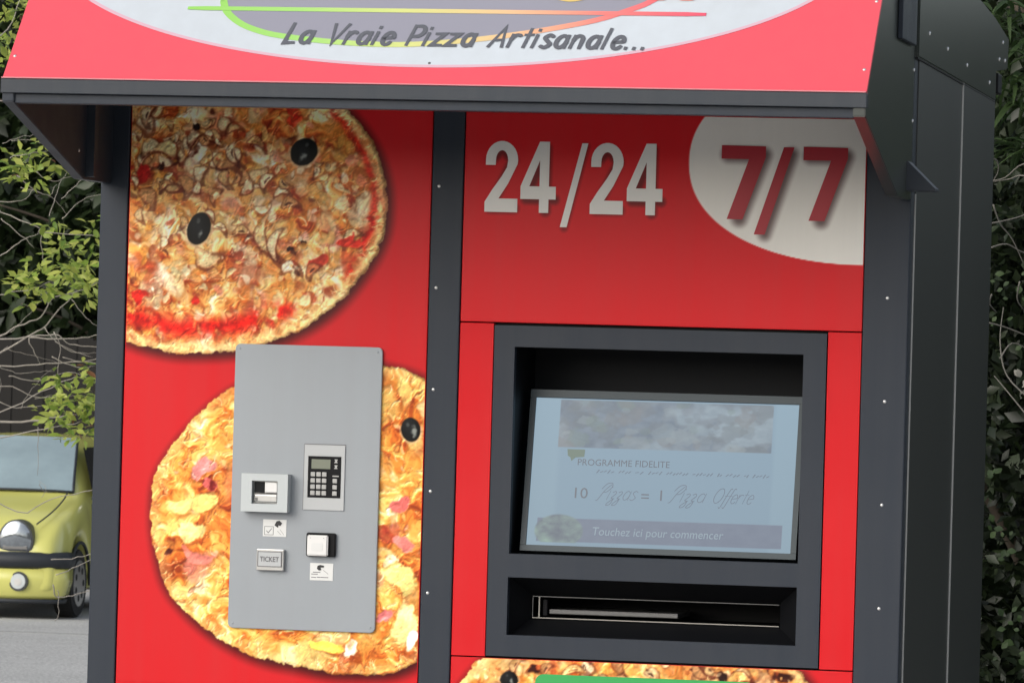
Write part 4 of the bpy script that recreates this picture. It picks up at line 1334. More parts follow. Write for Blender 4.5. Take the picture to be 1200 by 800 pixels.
for a_, b_ in zip(rows[:-1], rows[1:]):
    for k in range(n - 1):
        bm.faces.new([a_[k], a_[k + 1], b_[k + 1], b_[k]])
bm.faces.new(rows[0][::-1])
bm.faces.new(rows[-1])
bmesh.ops.recalc_face_normals(bm, faces=bm.faces)
me = bpy.data.meshes.new('body')
bm.to_mesh(me)
bm.free()
body = put('body', me, 'car_paint', car, True, recentre=False)
sb = body.modifiers.new('subsurf', 'SUBSURF')
sb.levels = sb.render_levels = 2


def grid_patch(name, fn, nu, nv, m, parent):
    me = bpy.data.meshes.new(name)
    v = [fn(i / nu, j / nv) for j in range(nv + 1) for i in range(nu + 1)]
    f = [(j * (nu + 1) + i, j * (nu + 1) + i + 1, (j + 1) * (nu + 1) + i + 1, (j + 1) * (nu + 1) + i) for j in range(nv) for i in range(nu)]
    me.from_pydata(v, [], f)
    return put(name, me, m, parent, True)


def wscreen(u, v):
    hw = 0.685 + (0.545 - 0.685) * v
    x = (2 * u - 1)
    return (x * hw, 0.80 + 0.66 * v + 0.10 * x * x + 0.0, 1.005 + 0.42 * v - 0.012 * x * x * x * x + 0.075 * v * (1 - v))


grid_patch('windscreen', wscreen, 14, 8, 'car_glass', car)
bm = bmesh.new()
tube_bm(bm, [wscreen(u, 0.0) for u in [k / 14 for k in range(15)]], 0.011, 5)
bm_put('windscreen_seal', bm, 'car_plastic', car, True)
bm = bmesh.new()
tube_bm(bm, [(0.10, 0.79, 1.012), (0.02, 0.80, 1.03), (-0.45, 0.86, 1.04)], 0.008, 5)
bm_put('wiper', bm, 'car_plastic', car, True)
for u_ in (0.0, 1.0):
    bm = bmesh.new()
    tube_bm(bm, [wscreen(u_, v_) for v_ in [k / 8 for k in range(9)]], 0.012, 5)
    bm_put('windscreen_seal', bm, 'car_plastic', car, True)
for s in (1, -1):
    side = lambda u, v, s=s: (s * (0.808 + (0.60 - 0.808) * v * 0.88 + 0.008), (1.02 + 0.38 * v) + u * (2.02 - 1.02 - 0.30 * v), 0.985 + 0.36 * v)
    d_ = grid_patch('door_window', side, 6, 4, 'car_dark_glass', car)
    box('door_handle', s * 0.828 - 0.012, s * 0.828 + 0.012, 1.95, 2.10, 0.80, 0.83, 'car_plastic', car, 0.004)
    bm = bmesh.new()
    bmesh.ops.create_uvsphere(bm, u_segments=14, v_segments=9, radius=1.0, matrix=Matrix.Translation((s * 0.90, 1.06, 0.985)) @ Matrix.Diagonal((0.085, 0.05, 0.062, 1)))
    mir = bm_put('mirror', bm, 'steel' if s > 0 else 'car_plastic', car, True)
    box('mirror_stalk', s * 0.83 - 0.03, s * 0.83 + 0.03, 1.05, 1.09, 0.93, 0.96, 'car_plastic', mir, 0.004)


def sweep_front(name, prof, m, inset=0.0, wrap=0.30, parent=None):
    """closed profile (out, z) swept round the nose"""
    con = []
    for k in range(-12, 13):
        t = k / 12
        con.append((0.80 * math.copysign(abs(t) ** 0.85, t), -0.035 + 0.16 * abs(t) ** 3.2))
    con = [(-0.815, wrap)] + [(-0.818, 0.19)] + con + [(0.818, 0.19)] + [(0.815, wrap)]
    bm = bmesh.new()
    rows = []
    for i, (x, y) in enumerate(con):
        p0, p1 = Vector(con[max(i - 1, 0)]), Vector(con[min(i + 1, len(con) - 1)])
        d = (p1 - p0).normalized()
        nn = Vector((d.y, -d.x))
        rows.append([bm.verts.new((x + nn.x * (o - inset), y + nn.y * (o - inset), z)) for o, z in prof])
    m_ = len(prof)
    for a_, b_ in zip(rows[:-1], rows[1:]):
        for k in range(m_):
            bm.faces.new([a_[k], a_[(k + 1) % m_], b_[(k + 1) % m_], b_[k]])
    bm.faces.new(rows[0][::-1])
    bm.faces.new(rows[-1])
    return bm_put(name, bm, m, parent or car, True)


sweep_front('bumper', [(0.02, .405), (0.052, .425), (0.062, .47), (0.05, .515), (0.015, .535), (-0.05, .535), (-0.05, .405)], 'car_plastic')
sweep_front('apron', [(0.03, .402), (0.028, .30), (0.0, .20), (-0.03, .165), (-0.08, .165), (-0.08, .402)], 'car_paint', wrap=0.34)
sweep_front('apron_lip', [(-0.01, .163), (-0.02, .13), (-0.06, .13), (-0.06, .163)], 'car_plastic', wrap=0.34)


def disc_y(name, cx, y, cz, pts, th, m, parent):
    return prism(name, [(cx + px_, y, cz + pz_) for px_, pz_ in pts], (0, th, 0), m, parent, 0.004)


for s in (1, -1):
    dsh = [(0.135 * math.cos(R_(a)), 0.165 * math.sin(R_(a)) if a <= 180 else 0) for a in range(0, 181, 12)]
    dsh = [(x, z - 0.05) for x, z in dsh] + [(-0.125, -0.10), (-0.10, -0.125), (0.10, -0.125), (0.125, -0.10)]
    hl = disc_y('headlight', s * 0.455, 0.012, 0.665, [(x * 1.07, z * 1.06) for x, z in dsh], 0.16, 'lamp_rim', car)
    # domed lens
    bm = bmesh.new()
    c0 = bm.verts.new((s * 0.455, -0.014, 0.66))
    ring = [bm.verts.new((s * 0.455 + x * 0.95, 0.008, 0.665 + z * 0.95)) for x, z in dsh]
    mid = [bm.verts.new((s * 0.455 + x * 0.6, -0.009, 0.665 + z * 0.6)) for x, z in dsh]
    for k in range(len(ring)):
        q = (k + 1) % len(ring)
        bm.faces.new([ring[k], ring[q], mid[q], mid[k]])
        bm.faces.new([mid[k], mid[q], c0])
    bm_put('lens', bm, 'lamp_glass', hl, True)
    box('indicator', s * 0.455 - 0.10, s * 0.455 + 0.10, -0.004, 0.010, 0.552, 0.582, 'steel_dark', hl, 0.004)
    circ = [(math.cos(2 * math.pi * k / 20), math.sin(2 * math.pi * k / 20)) for k in range(20)]
    fg = disc_y('fog_light', s * 0.50, -0.045, 0.305, [(x * 0.078, z * 0.078) for x, z in circ], 0.10, 'lamp_rim', car)
    disc_y('fog_lens', s * 0.50, -0.052, 0.305, [(x * 0.060, z * 0.060) for x, z in circ], 0.006, 'reader_grey', fg)
    disc_y('fog_bulb', s * 0.50, -0.056, 0.300, [(x * 0.030, z * 0.030) for x, z in circ], 0.004, 'steel', fg)
for s in (1, -1):
    gl_ = [(s * 0.60, 0.10, 0.752), (s * 0.655, 0.25, 0.822), (s * 0.675, 0.45, 0.884), (s * 0.675, 0.66, 0.945), (s * 0.665, 0.80, 0.995)]
    bm = bmesh.new()
    tube_bm(bm, smooth_path(gl_, 4), 0.0065, 5)
    bm_put('bonnet_gap', bm, 'car_plastic', car, True)
    bm = bmesh.new()
    tube_bm(bm, smooth_path([(s * 0.826, 1.03, 0.30), (s * 0.832, 1.02, 0.60), (s * 0.815, 1.02, 0.90)], 4), 0.005, 5)
    bm_put('door_gap', bm, 'car_plastic', car, True)
    bm = bmesh.new()
    tube_bm(bm, smooth_path([(s * 0.826, 2.06, 0.30), (s * 0.832, 2.06, 0.60), (s * 0.815, 2.05, 0.92)], 4), 0.005, 5)
    bm_put('door_gap', bm, 'car_plastic', car, True)
    bm = bmesh.new()                                # black arch liner
    tube_bm(bm, [(s * 0.818, 0.66 + 0.325 * math.cos(R_(a)), 0.275 + 0.325 * math.sin(R_(a))) for a in range(-5, 186, 10)], 0.014, 6)
    bm_put('arch_liner', bm, 'car_plastic', car, True)
box('number_plate', -0.26, 0.26, -0.105, -0.096, 0.415, 0.525, 'white_plastic', car, 0.004)
box('grille', -0.24, 0.24, -0.03, -0.005, 0.585, 0.625, 'car_plastic', car, 0.006)
box('badge', -0.035, 0.035, -0.02, -0.004, 0.665, 0.735, 'steel', car, 0.006)


def cyl_x(name, x0, x1, cy, cz, r, m, parent, n=28, bev=0.0):
    return prism(name, [(x0, cy + r * math.cos(2 * math.pi * k / n), cz + r * math.sin(2 * math.pi * k / n)) for k in range(n)], (x1 - x0, 0, 0), m, parent, bev)


for s in (1, -1):
    for cy in (0.66, 2.72):
        wh = empty('wheel', (s * 0.73, cy, 0.275), 0, local=True)
        wh.parent = car
        WL[wh] = Vector((s * 0.73, cy, 0.275))
        xo, xi = s * 0.812, s * 0.66
        cyl_x('tyre', xi, xo, cy, 0.275, 0.275, 'tyre_rubber', wh, 28, 0.014)
        rim = cyl_x('rim', xo + s * 0.001, xo + s * 0.008, cy, 0.275, 0.185, 'steel', wh, 24, 0.003)
        for k in range(7):
            a_ = 2 * math.pi * k / 7
            cyl_x('rim_hole', xo + s * 0.0085, xo + s * 0.0100, cy + 0.12 * math.cos(a_), 0.275 + 0.12 * math.sin(a_), 0.028, 'tyre_rubber', wh, 10)
box('underbody', -0.62, 0.62, 0.12, 3.3, 0.19, 0.36, 'tyre_rubber', car)

# painted bay line on the car park
mat('road_paint', (0.30, 0.30, 0.295), 0.8, noise=0.3, nscale=6)
o = box('bay_line', -9.9, -5.2, 24.55, 24.65, gz(24.6) - 0.01, gz(24.6) + 0.004, 'road_paint')
o.rotation_euler = (0, 0, 0)
tag(o, kind='structure')

#@@PLANTS
# ------------------------------------------------------------------ plants
leaf_mat('leaf_light', (0.26, 0.38, 0.06), (0.54, 0.58, 0.14), 0.45)
leaf_mat('leaf_mid', (0.10, 0.19, 0.03), (0.26, 0.34, 0.07), 0.4)
leaf_mat('leaf_brown', (0.14, 0.06, 0.025), (0.22, 0.10, 0.04), 0.3)
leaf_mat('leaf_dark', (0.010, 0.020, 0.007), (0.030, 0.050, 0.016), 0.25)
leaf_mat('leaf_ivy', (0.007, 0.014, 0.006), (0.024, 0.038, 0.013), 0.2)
leaf_mat('leaf_strap', (0.022, 0.048, 0.012), (0.055, 0.095, 0.028), 0.3, 0.6)
mat('bark_pale', (0.36, 0.33, 0.29), 0.85, noise=0.35, nscale=40)
mat('bark_mid', (0.17, 0.16, 0.14), 0.85, noise=0.35, nscale=40)
mat('bark_dark', (0.10, 0.08, 0.06), 0.9, noise=0.35, nscale=30)
mat('fence_wood', (0.010, 0.009, 0.008), 0.9, noise=0.4, nscale=6, stretch=(6, 6, 0.6))
mat('flower_pale', (0.30, 0.29, 0.25), 0.6)


def leaf_mesh(name, wid=0.36, bend=0.18, m='leaf_light'):
    v = [(0, 0, 0), (-wid * .36, .30, .02), (0, .30, -.03), (wid * .36, .30, .02), (-wid * .5, .58, .0 - bend * .2), (0, .58, -.05 - bend * .2), (wid * .5, .58, .0 - bend * .2), (-wid * .26, .84, -bend * .6), (0, .84, -.03 - bend * .6), (wid * .26, .84, -bend * .6), (0, 1.0, -bend)]
    f = [(0, 2, 1), (0, 3, 2), (1, 2, 5, 4), (2, 3, 6, 5), (4, 5, 8, 7), (5, 6, 9, 8), (7, 8, 10), (8, 9, 10)]
    me = bpy.data.meshes.new(name)
    me.from_pydata(v, [], f)
    me.materials.append(MATS[m])
    me.polygons.foreach_set('use_smooth', [True] * len(f))
    return me


def basis(d, upv):
    d = Vector(d).normalized()
    x = d.cross(Vector(upv))
    x = x.normalized() if x.length > 1e-4 else d.orthogonal().normalized()
    z = x.cross(d)
    return Matrix((x, d, z)).transposed()


def leaf_obj(name, me, p, d, upv, L, parent):
    o = bpy.data.objects.new(name, me)
    COL.objects.link(o)
    o.parent = parent
    o.matrix_local = Matrix.Translation(Vector(p) - WL[parent]) @ basis(d, upv).to_4x4() @ Matrix.Scale(L, 4)
    return o


def foliage(name, pos, dirs, L, parent, m, wid=0.42, seed=1):
    """many simple folded leaves joined into one mass"""
    n = len(pos)
    rs = np.random.RandomState(seed)
    d = dirs / np.linalg.norm(dirs, axis=1, keepdims=True)
    r = rs.normal(size=(n, 3))
    x = np.cross(d, r)
    x /= np.linalg.norm(x, axis=1, keepdims=True)
    z = np.cross(x, d)
    L = L[:, None]
    v = np.stack([pos, pos + d * L * .5 - x * L * wid / 2 + z * L * .06, pos + d * L * 1.0 - z * L * .12, pos + d * L * .5 + x * L * wid / 2 + z * L * .06, pos + d * L * .5], 1)
    idx = np.arange(n)[:, None] * 5
    f = np.concatenate([idx + np.array([[0, 4, 1]]), idx + np.array([[1, 4, 2]]), idx + np.array([[0, 3, 4]]), idx + np.array([[3, 2, 4]])], 0).astype(np.int32)
    me = bpy.data.meshes.new(name)
    me.vertices.add(n * 5)
    me.vertices.foreach_set('co', v.reshape(-1).astype(np.float32))
    me.loops.add(f.size)
    me.loops.foreach_set('vertex_index', f.ravel())
    me.polygons.add(len(f))
    me.polygons.foreach_set('loop_start', np.arange(0, f.size, 3, dtype=np.int32))
    me.update(calc_edges=True)
    return put(name, me, m, parent)


def clumps(rs, boxes, n_cl, per, rad):
    """leaf positions in clumps spread through boxes (x0,x1,y0,y1,z0,z1)"""
    P, D = [], []
    for k in range(n_cl):
        b_ = boxes[k % len(boxes)]
        c = np.array([rs.uniform(b_[0], b_[1]), rs.uniform(b_[2], b_[3]), rs.uniform(b_[4], b_[5])])
        q = rs.normal(size=(per, 3))
        q /= np.linalg.norm(q, axis=1, keepdims=True)
        rr = rad * rs.uniform(0.35, 1.0, (per, 1)) * rs.uniform(0.6, 1.3)
        P.append(c + q * rr * np.array([1, 1, 0.8]))
        D.append(q * 0.7 + rs.normal(size=(per, 3)) * 0.5 + np.array([0, 0, -0.15]))
    return np.concatenate(P), np.concatenate(D)


# --- left shrub with bare pale twigs and bright leaf tufts, about 9 m behind the kiosk
TY = 9.0
tb = at(-330, 640, TY)
shrub = empty('twiggy_tree', (tb.x, TY, gz(TY)))
tag(shrub, 'small tree with pale bare twigs and bright yellow-green leaf tufts left of kiosk', 'tree')
bm = bmesh.new()
tube_bm(bm, smooth_path([(tb.x, TY, gz(TY) - 0.05), (tb.x + 0.05, TY, 0.6), (tb.x - 0.03, TY + 0.05, 1.3), (tb.x + 0.08, TY, 2.1), (tb.x + 0.02, TY, 3.2)]), [0.07 - 0.0022 * k for k in range(21)], 8)
bm_put('trunk', bm, 'bark_pale', shrub, True)
TW = [([(-330, 560), (-140, 470), (-40, 412), (0, 393), (22, 382), (47, 371), (62, 349), (85, 343), (118, 330)], 2.2, 0.0),
      ([(-330, 600), (-120, 480), (0, 414), (33, 395), (55, 380), (85, 345)], 2.5, 0.2),
      ([(33, 396), (82, 397), (111, 393), (150, 385)], 1.5, 0.1),
      ([(-60, 396), (20, 396), (64, 392), (82, 403), (111, 406), (150, 404)], 1.5, -0.1),
      ([(-330, 470), (-120, 432), (0, 429), (55, 426), (111, 421), (160, 410)], 1.8, 0.1),
      ([(-100, 470), (0, 452), (41, 465), (60, 462)], 1.3, 0.3), ([(-330, 600), (-100, 510), (0, 483), (49, 459), (90, 440)], 1.7, -0.2),
      ([(-330, 540), (-60, 498), (0, 495), (47, 492), (90, 485)], 3.4, 0.15), ([(-80, 530), (0, 512), (52, 503), (95, 494)], 1.6, -0.15),
      ([(-330, 300), (-60, 240), (0, 237), (25, 235), (40, 222)], 1.6, 0.0), ([(-330, 330), (-40, 236), (0, 248), (44, 266), (49, 272), (115, 276), (150, 272)], 1.6, 0.1),
      ([(-60, 330), (8, 295), (30, 280), (49, 272)], 1.3, 0.1), ([(0, 256), (25, 276), (40, 292)], 1.1, 0.0), ([(49, 272), (49, 293), (52, 310)], 1.0, 0.05),
      ([(20, 205), (40, 222), (58, 229), (66, 216)], 1.2, 0.1), ([(40, 200), (62, 212), (85, 206), (105, 214)], 1.0, 0.0), ([(33, 396), (44, 420), (48, 427)], 1.0, 0.1),
      ([(60, 418), (90, 430), (111, 428)], 1.1, 0.2), ([(-40, 560), (20, 600), (62, 584), (107, 574), (150, 566)], 1.2, -0.2), ([(60, 655), (85, 654), (110, 648), (150, 640)], 1.1, -0.2),
      ([(62, 684), (66, 698), (85, 697), (110, 692), (150, 690)], 1.3, -0.25), ([(65, 674), (85, 666), (110, 652), (150, 630)], 1.0, -0.2), ([(44, 500), (45, 530), (43, 556)], 0.7, -0.2),
      ([(46, 565), (52, 575), (61, 577)], 0.6, -0.2), ([(48, 583), (54, 572), (46, 562)], 0.5, -0.25), ([(68, 690), (69, 715), (65, 728)], 0.8, -0.25),
      ([(0, 470), (20, 478), (52, 474)], 1.1, 0.1), ([(10, 440), (45, 446), (80, 436), (110, 446)], 1.0, 0.25), ([(-60, 150), (0, 118), (20, 130), (40, 150)], 1.3, 0.3), ([(-80, 60), (0, 42), (20, 10), (26, -20)], 1.3, 0.0),
      ([(0, 345), (30, 340), (60, 330)], 1.0, 0.15), ([(52, 383), (75, 408), (110, 418)], 0.9, -0.1), ([(85, 350), (100, 372), (118, 384)], 0.9, 0.0), ([(64, 400), (90, 412), (115, 414)], 0.9, 0.3)]
rnd = random.Random(5)
for k in range(18):                                   # the fine tangle between the main twigs
    x_, y_ = rnd.uniform(-40, 90), rnd.choice([rnd.uniform(370, 500), rnd.uniform(130, 260)])
    a_ = rnd.gauss(-0.15, 0.5)
    q_ = [(x_, y_)]
    for z_ in range(3):
        a_ += rnd.gauss(0, 0.25)
        q_.append((q_[-1][0] + 22 * math.cos(a_), q_[-1][1] + 22 * math.sin(a_)))
    TW.append((q_, rnd.uniform(0.5, 1.0), rnd.uniform(-0.3, 0.5)))
for pth, r_, dy in TW:
    P = smooth_path([at(px_, py_, TY + dy + 0.04 * k) for k, (px_, py_) in enumerate(pth)], 4)
    P = [p + Vector((rnd.uniform(-1, 1), rnd.uniform(-1, 1), rnd.uniform(-1, 1))) * 0.004 for p in P]
    bm = bmesh.new()
    tube_bm(bm, P, [0.0023 * r_ * (1 - 0.6 * k / len(P)) for k in range(len(P))], 5)
    bm_put('branch', bm, 'bark_pale', shrub, True)
LM = leaf_mesh('leaf', 0.50, 0.2, 'leaf_light')
LG = leaf_mesh('leaf', 0.44, 0.3, 'leaf_mid')
LB = leaf_mesh('leaf', 0.36, 0.3, 'leaf_brown')
CL = [(10, 195), (30, 180), (50, 172), (15, 212), (62, 190), (58, 262), (110, 262), (60, 300), (85, 290), (106, 285), (40, 315), (75, 320), (100, 312), (60, 337), (92, 338), (15, 330), (34, 358), (112, 300), (50, 450), (75, 442), (102, 432),
      (60, 470), (82, 470), (103, 460), (70, 490), (92, 492), (108, 482), (100, 506), (78, 508), (5, 20), (26, 12), (8, 52), (2, 75), (18, 148)]
nl = 0
for i, (px_, py_) in enumerate(CL):
    c = at(px_ + rnd.uniform(-3, 3), py_ + rnd.uniform(-3, 3), TY + rnd.uniform(-0.25, 0.2))
    for k in range(9 if nl < 291 else 0):
        a_ = 2 * math.pi * (k / 9 + rnd.uniform(-.05, .05))
        d = Vector((math.cos(a_), math.sin(a_) * 0.9 - 0.25, rnd.uniform(-0.75, 0.75)))
        o_ = Vector((rnd.gauss(0, 1), rnd.gauss(0, 1), rnd.gauss(0, 1))) * 0.014
        leaf_obj('leaf', LB if rnd.random() < 0.05 else (LG if rnd.random() < 0.4 else LM), c + o_ + d.normalized() * 0.008, d, Vector((rnd.uniform(-.4, .4), rnd.uniform(-.9, .1), 1)), rnd.uniform(0.036, 0.070), shrub)
        nl += 1
rs = np.random.RandomState(3)
x0 = tb.x
# the rest of its leaves, outside the picture and in the gaps
P, D = clumps(rs, [(x0 - 0.9, x0 + 0.75, TY - 0.5, TY + 0.7, 1.3, 3.6)], 160, 9, 0.05)
P2, D2 = [], []
for px_, py_ in [(80, 305), (95, 320), (70, 285), (50, 330), (30, 330), (100, 345), (90, 470), (75, 478), (95, 500), (60, 485), (108, 450), (88, 455), (25, 190), (40, 205), (8, 35), (15, 5), (105, 330)]:
    c = np.array(at(px_, py_, TY + rs.uniform(-0.2, 0.5)))
    q = rs.normal(size=(26, 3))
    P2.append(c + q * 0.028)
    D2.append(q * np.array([1, .8, .7]))
P = np.concatenate([P] + P2)
D = np.concatenate([D] + D2)
o = foliage('crown', P, D, rs.uniform(0.034, 0.064, len(P)), shrub, 'leaf_light', 0.5, 4)
o['kind'] = 'stuff'

# --- dark plank fence and evergreens behind the car
FYY = 33.4
fence = empty('plank_fence', (-10.6, FYY, gz(40)))
tag(fence, 'dark weathered plank fence behind the yellow-green car', 'fence')
pl = None
for k in range(66):
    x = -15.5 + 0.150 * k
    hgt = 2.24 + 0.03 * math.sin(k * 2.3)
    if pl is None:
        pl = box('plank', x - 0.079, x + 0.079, FYY - 0.012, FYY + 0.012, gz(40), gz(40) + 2.24, 'fence_wood', fence, 0.004)
    else:
        q = pl.copy()
        COL.objects.link(q)
        q.location = Vector((x, FYY + (0.005 if k % 2 else -0.005), gz(40) + 1.12 + 0.012 * math.sin(k * 2.3))) - WL[fence]
for z in (0.4, 1.8):
    box('rail', -15.6, -5.6, FYY + 0.027, FYY + 0.07, gz(40) + z, gz(40) + z + 0.09, 'fence_wood', fence)


def evergreen(name, label, group, x, y, rx, ry, h, n_cl, per, rad, L0, L1, m, seed, z0=0.3, cat='tree'):
    e = empty(name, (x, y, gz(y)))
    tag(e, label, cat, group)
    rs = np.random.RandomState(seed)
    bm = bmesh.new()
    tube_bm(bm, smooth_path([(x, y, gz(y) - 0.05), (x + 0.06, y, gz(y) + h * .3), (x - 0.05, y + .05, gz(y) + h * .6), (x, y, gz(y) + h * .92)]), [0.11 - 0.006 * k for k in range(16)], 7)
    bm_put('trunk', bm, 'bark_dark', e, True)
    for k in range(9):
        a_, zz = rs.uniform(0, 6.28), h * rs.uniform(0.15, 0.75)
        bm = bmesh.new()
        tube_bm(bm, smooth_path([(x, y, gz(y) + zz), (x + math.cos(a_) * rx * .5, y + math.sin(a_) * ry * .5, gz(y) + zz + .12 * h), (x + math.cos(a_) * rx * .95, y + math.sin(a_) * ry * .95, gz(y) + zz + .16 * h)]), [0.03 - 0.0022 * q for q in range(11)], 5)
        bm_put('limb', bm, 'bark_dark', e, True)
    P, D = [], []
    for k in range(n_cl):
        q = rs.normal(size=3)
        q /= np.linalg.norm(q)
        r_ = rs.uniform(0.3, 1.0) ** 0.5 * (0.85 + 0.3 * math.sin(q[0] * 5 + seed) * math.cos(q[2] * 4))
        c = np.array([x, y, gz(y) + z0 + (h - z0) / 2]) + q * r_ * np.array([rx, ry, (h - z0) / 2])
        v = rs.normal(size=(per, 3))
        v /= np.linalg.norm(v, axis=1, keepdims=True)
        P.append(c + v * rad * rs.uniform(0.2, 1, (per, 1)))
        D.append(v + rs.normal(size=(per, 3)) * .5 + np.array([0, 0, -.2]))
    P, D = np.concatenate(P), np.concatenate(D)
    P[:, 2] = np.maximum(P[:, 2], gz(y) + 0.03)
    o = foliage('crown', P[P[:, 2] > gz(y) + 0.035], D[P[:, 2] > gz(y) + 0.035], rs.uniform(L0, L1, int((P[:, 2] > gz(y) + 0.035).sum())), e, m, 0.5, seed)
    return e


G1 = 'dark evergreens behind the fence'
evergreen('evergreen_tree', 'dark evergreen tree rising behind the plank fence, nearest the kiosk post', G1, -9.6, 36.4, 2.5, 1.9, 7.6, 900, 18, 0.36, 0.15, 0.26, 'leaf_dark', 51)
evergreen('evergreen_tree', 'dark evergreen tree behind the plank fence at the left edge', G1, -13.2, 37.0, 2.6, 1.9, 8.0, 500, 18, 0.36, 0.17, 0.28, 'leaf_dark', 52)

# --- overgrown dark shrubs behind the kiosk on the right
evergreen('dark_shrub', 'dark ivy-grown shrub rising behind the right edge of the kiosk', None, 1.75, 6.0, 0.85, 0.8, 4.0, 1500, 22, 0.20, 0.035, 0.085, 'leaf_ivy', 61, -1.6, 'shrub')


def wood(name, x0, x1, y0, y1, z1, n, L0, L1, seed):
    """deep background thicket that reads as one dark mass"""
    rs = np.random.RandomState(seed)
    P = np.stack([rs.uniform(x0, x1, n), rs.uniform(y0, y1, n), gz(40) + rs.uniform(0, 1, n) ** 0.9 * z1], 1)
    P[:, 2] -= 0.5 * (1 + np.sin(P[:, 0] * 1.3 + seed)) * (P[:, 2] > z1 * 0.8)
    o = foliage(name, P, rs.normal(size=(n, 3)) + np.array([0, -.3, -.2]), rs.uniform(L0, L1, n), None, 'leaf_dark', 0.6, seed)
    return tag(o, kind='stuff')


tag(wood('thicket', -26, 2, 40, 42, 11, 9000, 0.6, 1.1, 71), 'far dark wood behind fence and car', 'wood')
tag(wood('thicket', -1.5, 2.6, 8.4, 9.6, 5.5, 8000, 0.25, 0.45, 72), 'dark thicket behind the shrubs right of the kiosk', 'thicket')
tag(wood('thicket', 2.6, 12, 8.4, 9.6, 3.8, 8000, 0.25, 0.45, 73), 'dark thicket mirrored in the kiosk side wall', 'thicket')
tag(wood('thicket', 2.5, 5.0, 4.2, 6.2, 3.0, 6000, 0.12, 0.26, 74), 'low undergrowth added out of view to darken the kiosk side reflection', 'thicket')  # unseen clump, placed so the side wall mirrors dark leaves

# strap-leaved plant in front of them
SY = 4.6
c0 = at(1195, 150, SY)
strap = empty('strap_leaved_plant', (c0.x + 0.15, SY, gz(SY)))
tag(strap, 'plant with long arching green strap leaves beside the kiosk roof corner', 'plant')
bm = bmesh.new()
tube_bm(bm, smooth_path([(c0.x + 0.15, SY, gz(SY) - .03), (c0.x + 0.2, SY, 0.9), (c0.x + 0.1, SY + .05, 1.8), (c0.x + 0.14, SY, 2.6)]), [0.035 - 0.0012 * k for k in range(16)], 7)
bm_put('trunk', bm, 'bark_dark', strap, True)
rnd = random.Random(9)
mm = []
for q in range(4):
    L_ = 9
    v, f = [], []
    for k in range(L_ + 1):
        t = k / L_
        w_ = 0.055 * math.sin(math.pi * min(1, t * 0.92 + 0.08)) ** 0.6
        z = 0.42 * t - (0.55 + 0.2 * q) * t * t
        v += [(-w_, t * 0.9, z + 0.02), (0, t * 0.9, z), (w_, t * 0.9, z + 0.02)]
        if k:
            b_ = 3 * k
            f += [(b_ - 3, b_ - 2, b_ + 1, b_), (b_ - 2, b_ - 1, b_ + 2, b_ + 1)]
    me = bpy.data.meshes.new('strap_leaf')
    me.from_pydata(v, [], f)
    me.materials.append(MATS['leaf_strap'])
    me.polygons.foreach_set('use_smooth', [True] * len(f))
    mm.append(me)
for px_, py_, nn in [(1180, 20, 13), (1196, 60, 14), (1185, 100, 13), (1200, 130, 14), (1188, 170, 12), (1170, 15, 9), (1215, 40, 14), (1215, 180, 14), (1235, 110, 14), (1178, 70, 8)]:
    c = at(px_, py_, SY + rnd.uniform(-0.1, 0.35))
    for k in range(nn):
        a_ = 2 * math.pi * k / nn + rnd.uniform(-.3, .3)
        leaf_obj('strap_leaf', rnd.choice(mm), c + Vector((rnd.gauss(0, .02), rnd.gauss(0, .03), rnd.gauss(0, .02))), Vector((math.cos(a_), math.sin(a_), rnd.uniform(-.2, .5))), Vector((rnd.uniform(-.3, .3), rnd.uniform(-.3, .3), 1)), rnd.uniform(0.12, 0.22), strap)
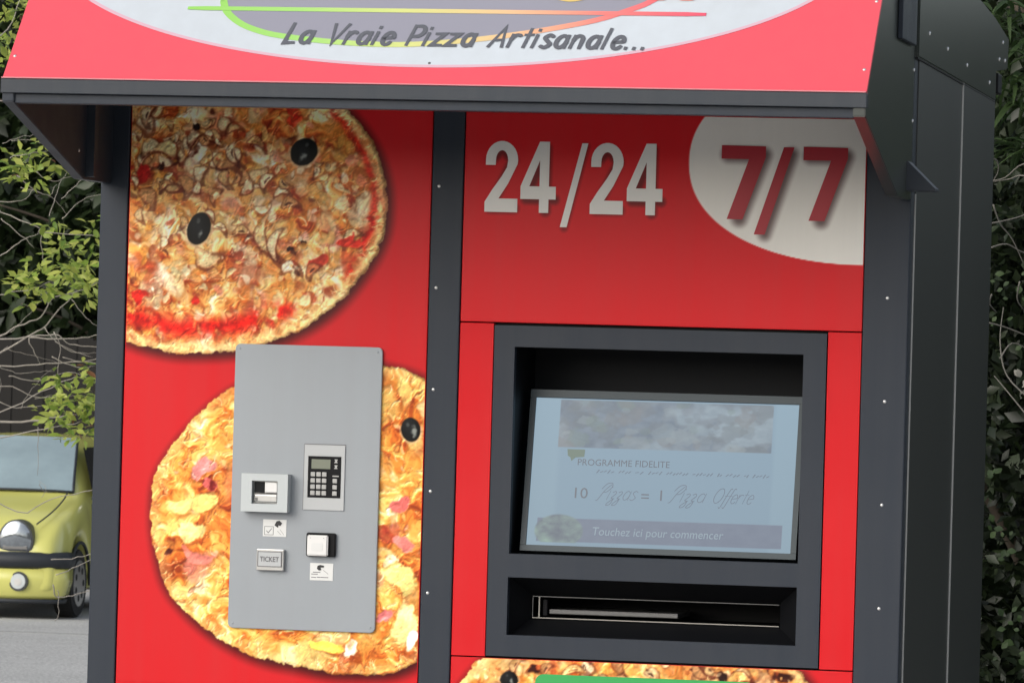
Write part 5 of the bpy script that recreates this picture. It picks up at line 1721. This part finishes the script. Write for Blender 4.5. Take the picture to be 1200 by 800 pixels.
# pale bare twigs and old flower heads hanging low on the same side
tw = empty('bare_twigs', (c0.x + 0.3, SY - 0.3, gz(SY)))
tag(tw, 'thin pale bare stems tangled against the dark shrub right of the kiosk', 'twigs')
for pth in ([(1230, 200), (1200, 192), (1178, 208), (1160, 212)], [(1230, 222), (1200, 206), (1182, 210), (1162, 213)], [(1164, 240), (1172, 262), (1186, 280), (1200, 310)], [(1162, 290), (1180, 286), (1200, 296), (1230, 300)], [(1158, 378), (1180, 384), (1210, 396)],
            [(1160, 185), (1168, 188), (1170, 200), (1164, 212)], [(1172, 420), (1186, 402), (1206, 410)], [(1162, 345), (1160, 356), (1168, 366)], [(1195, 330), (1192, 350), (1199, 362)], [(1160, 262), (1180, 258), (1200, 252), (1230, 238)], [(1210, 470), (1180, 440), (1172, 400), (1176, 360)], [(1230, 520), (1190, 470), (1165, 440)], [(1230, 800), (1212, 600), (1206, 400), (1214, 260), (1225, 150)]):
    bm = bmesh.new()
    P = smooth_path([at(px_, py_, SY - 0.35 + 0.05 * k) for k, (px_, py_) in enumerate(pth)], 4)
    tube_bm(bm, P, [0.0030 - 0.0018 * k / len(P) for k in range(len(P))], 5)
    bm_put('stem', bm, 'bark_mid', tw, True)
bm = bmesh.new()
q0 = at(1230, 800, SY - 0.3)
tube_bm(bm, [(q0.x, q0.y, gz(SY) - .02), q0], [0.006, 0.0045], 5)
bm_put('stem', bm, 'bark_pale', tw, True)
LP = leaf_mesh('petal', 0.7, 0.3, 'flower_pale')
LI = leaf_mesh('leaf', 0.75, 0.25, 'leaf_strap')
for px_, py_, L in ((1196, 442, .03), (1199, 452, .025)):
    c = at(px_, py_, SY - 0.4)
    for k in range(2):
        leaf_obj('petal', LP, c, Vector((rnd.uniform(-1, 1), -.3, rnd.uniform(-.6, .8))), Vector((0, -1, .4)), L, tw)
for k in range(46):
    px_, py_ = rnd.uniform(1158, 1212), rnd.choice([rnd.uniform(300, 480), rnd.uniform(540, 570), rnd.uniform(610, 660), rnd.uniform(710, 780)])
    leaf_obj('leaf', LI, at(px_, py_, SY - 0.1 + rnd.uniform(-.3, .3)), Vector((rnd.uniform(-1, 1), rnd.uniform(-.6, .1), rnd.uniform(-.9, .5))), Vector((rnd.uniform(-.4, .4), -1, .6)), rnd.uniform(0.016, 0.034), tw)
#@@END
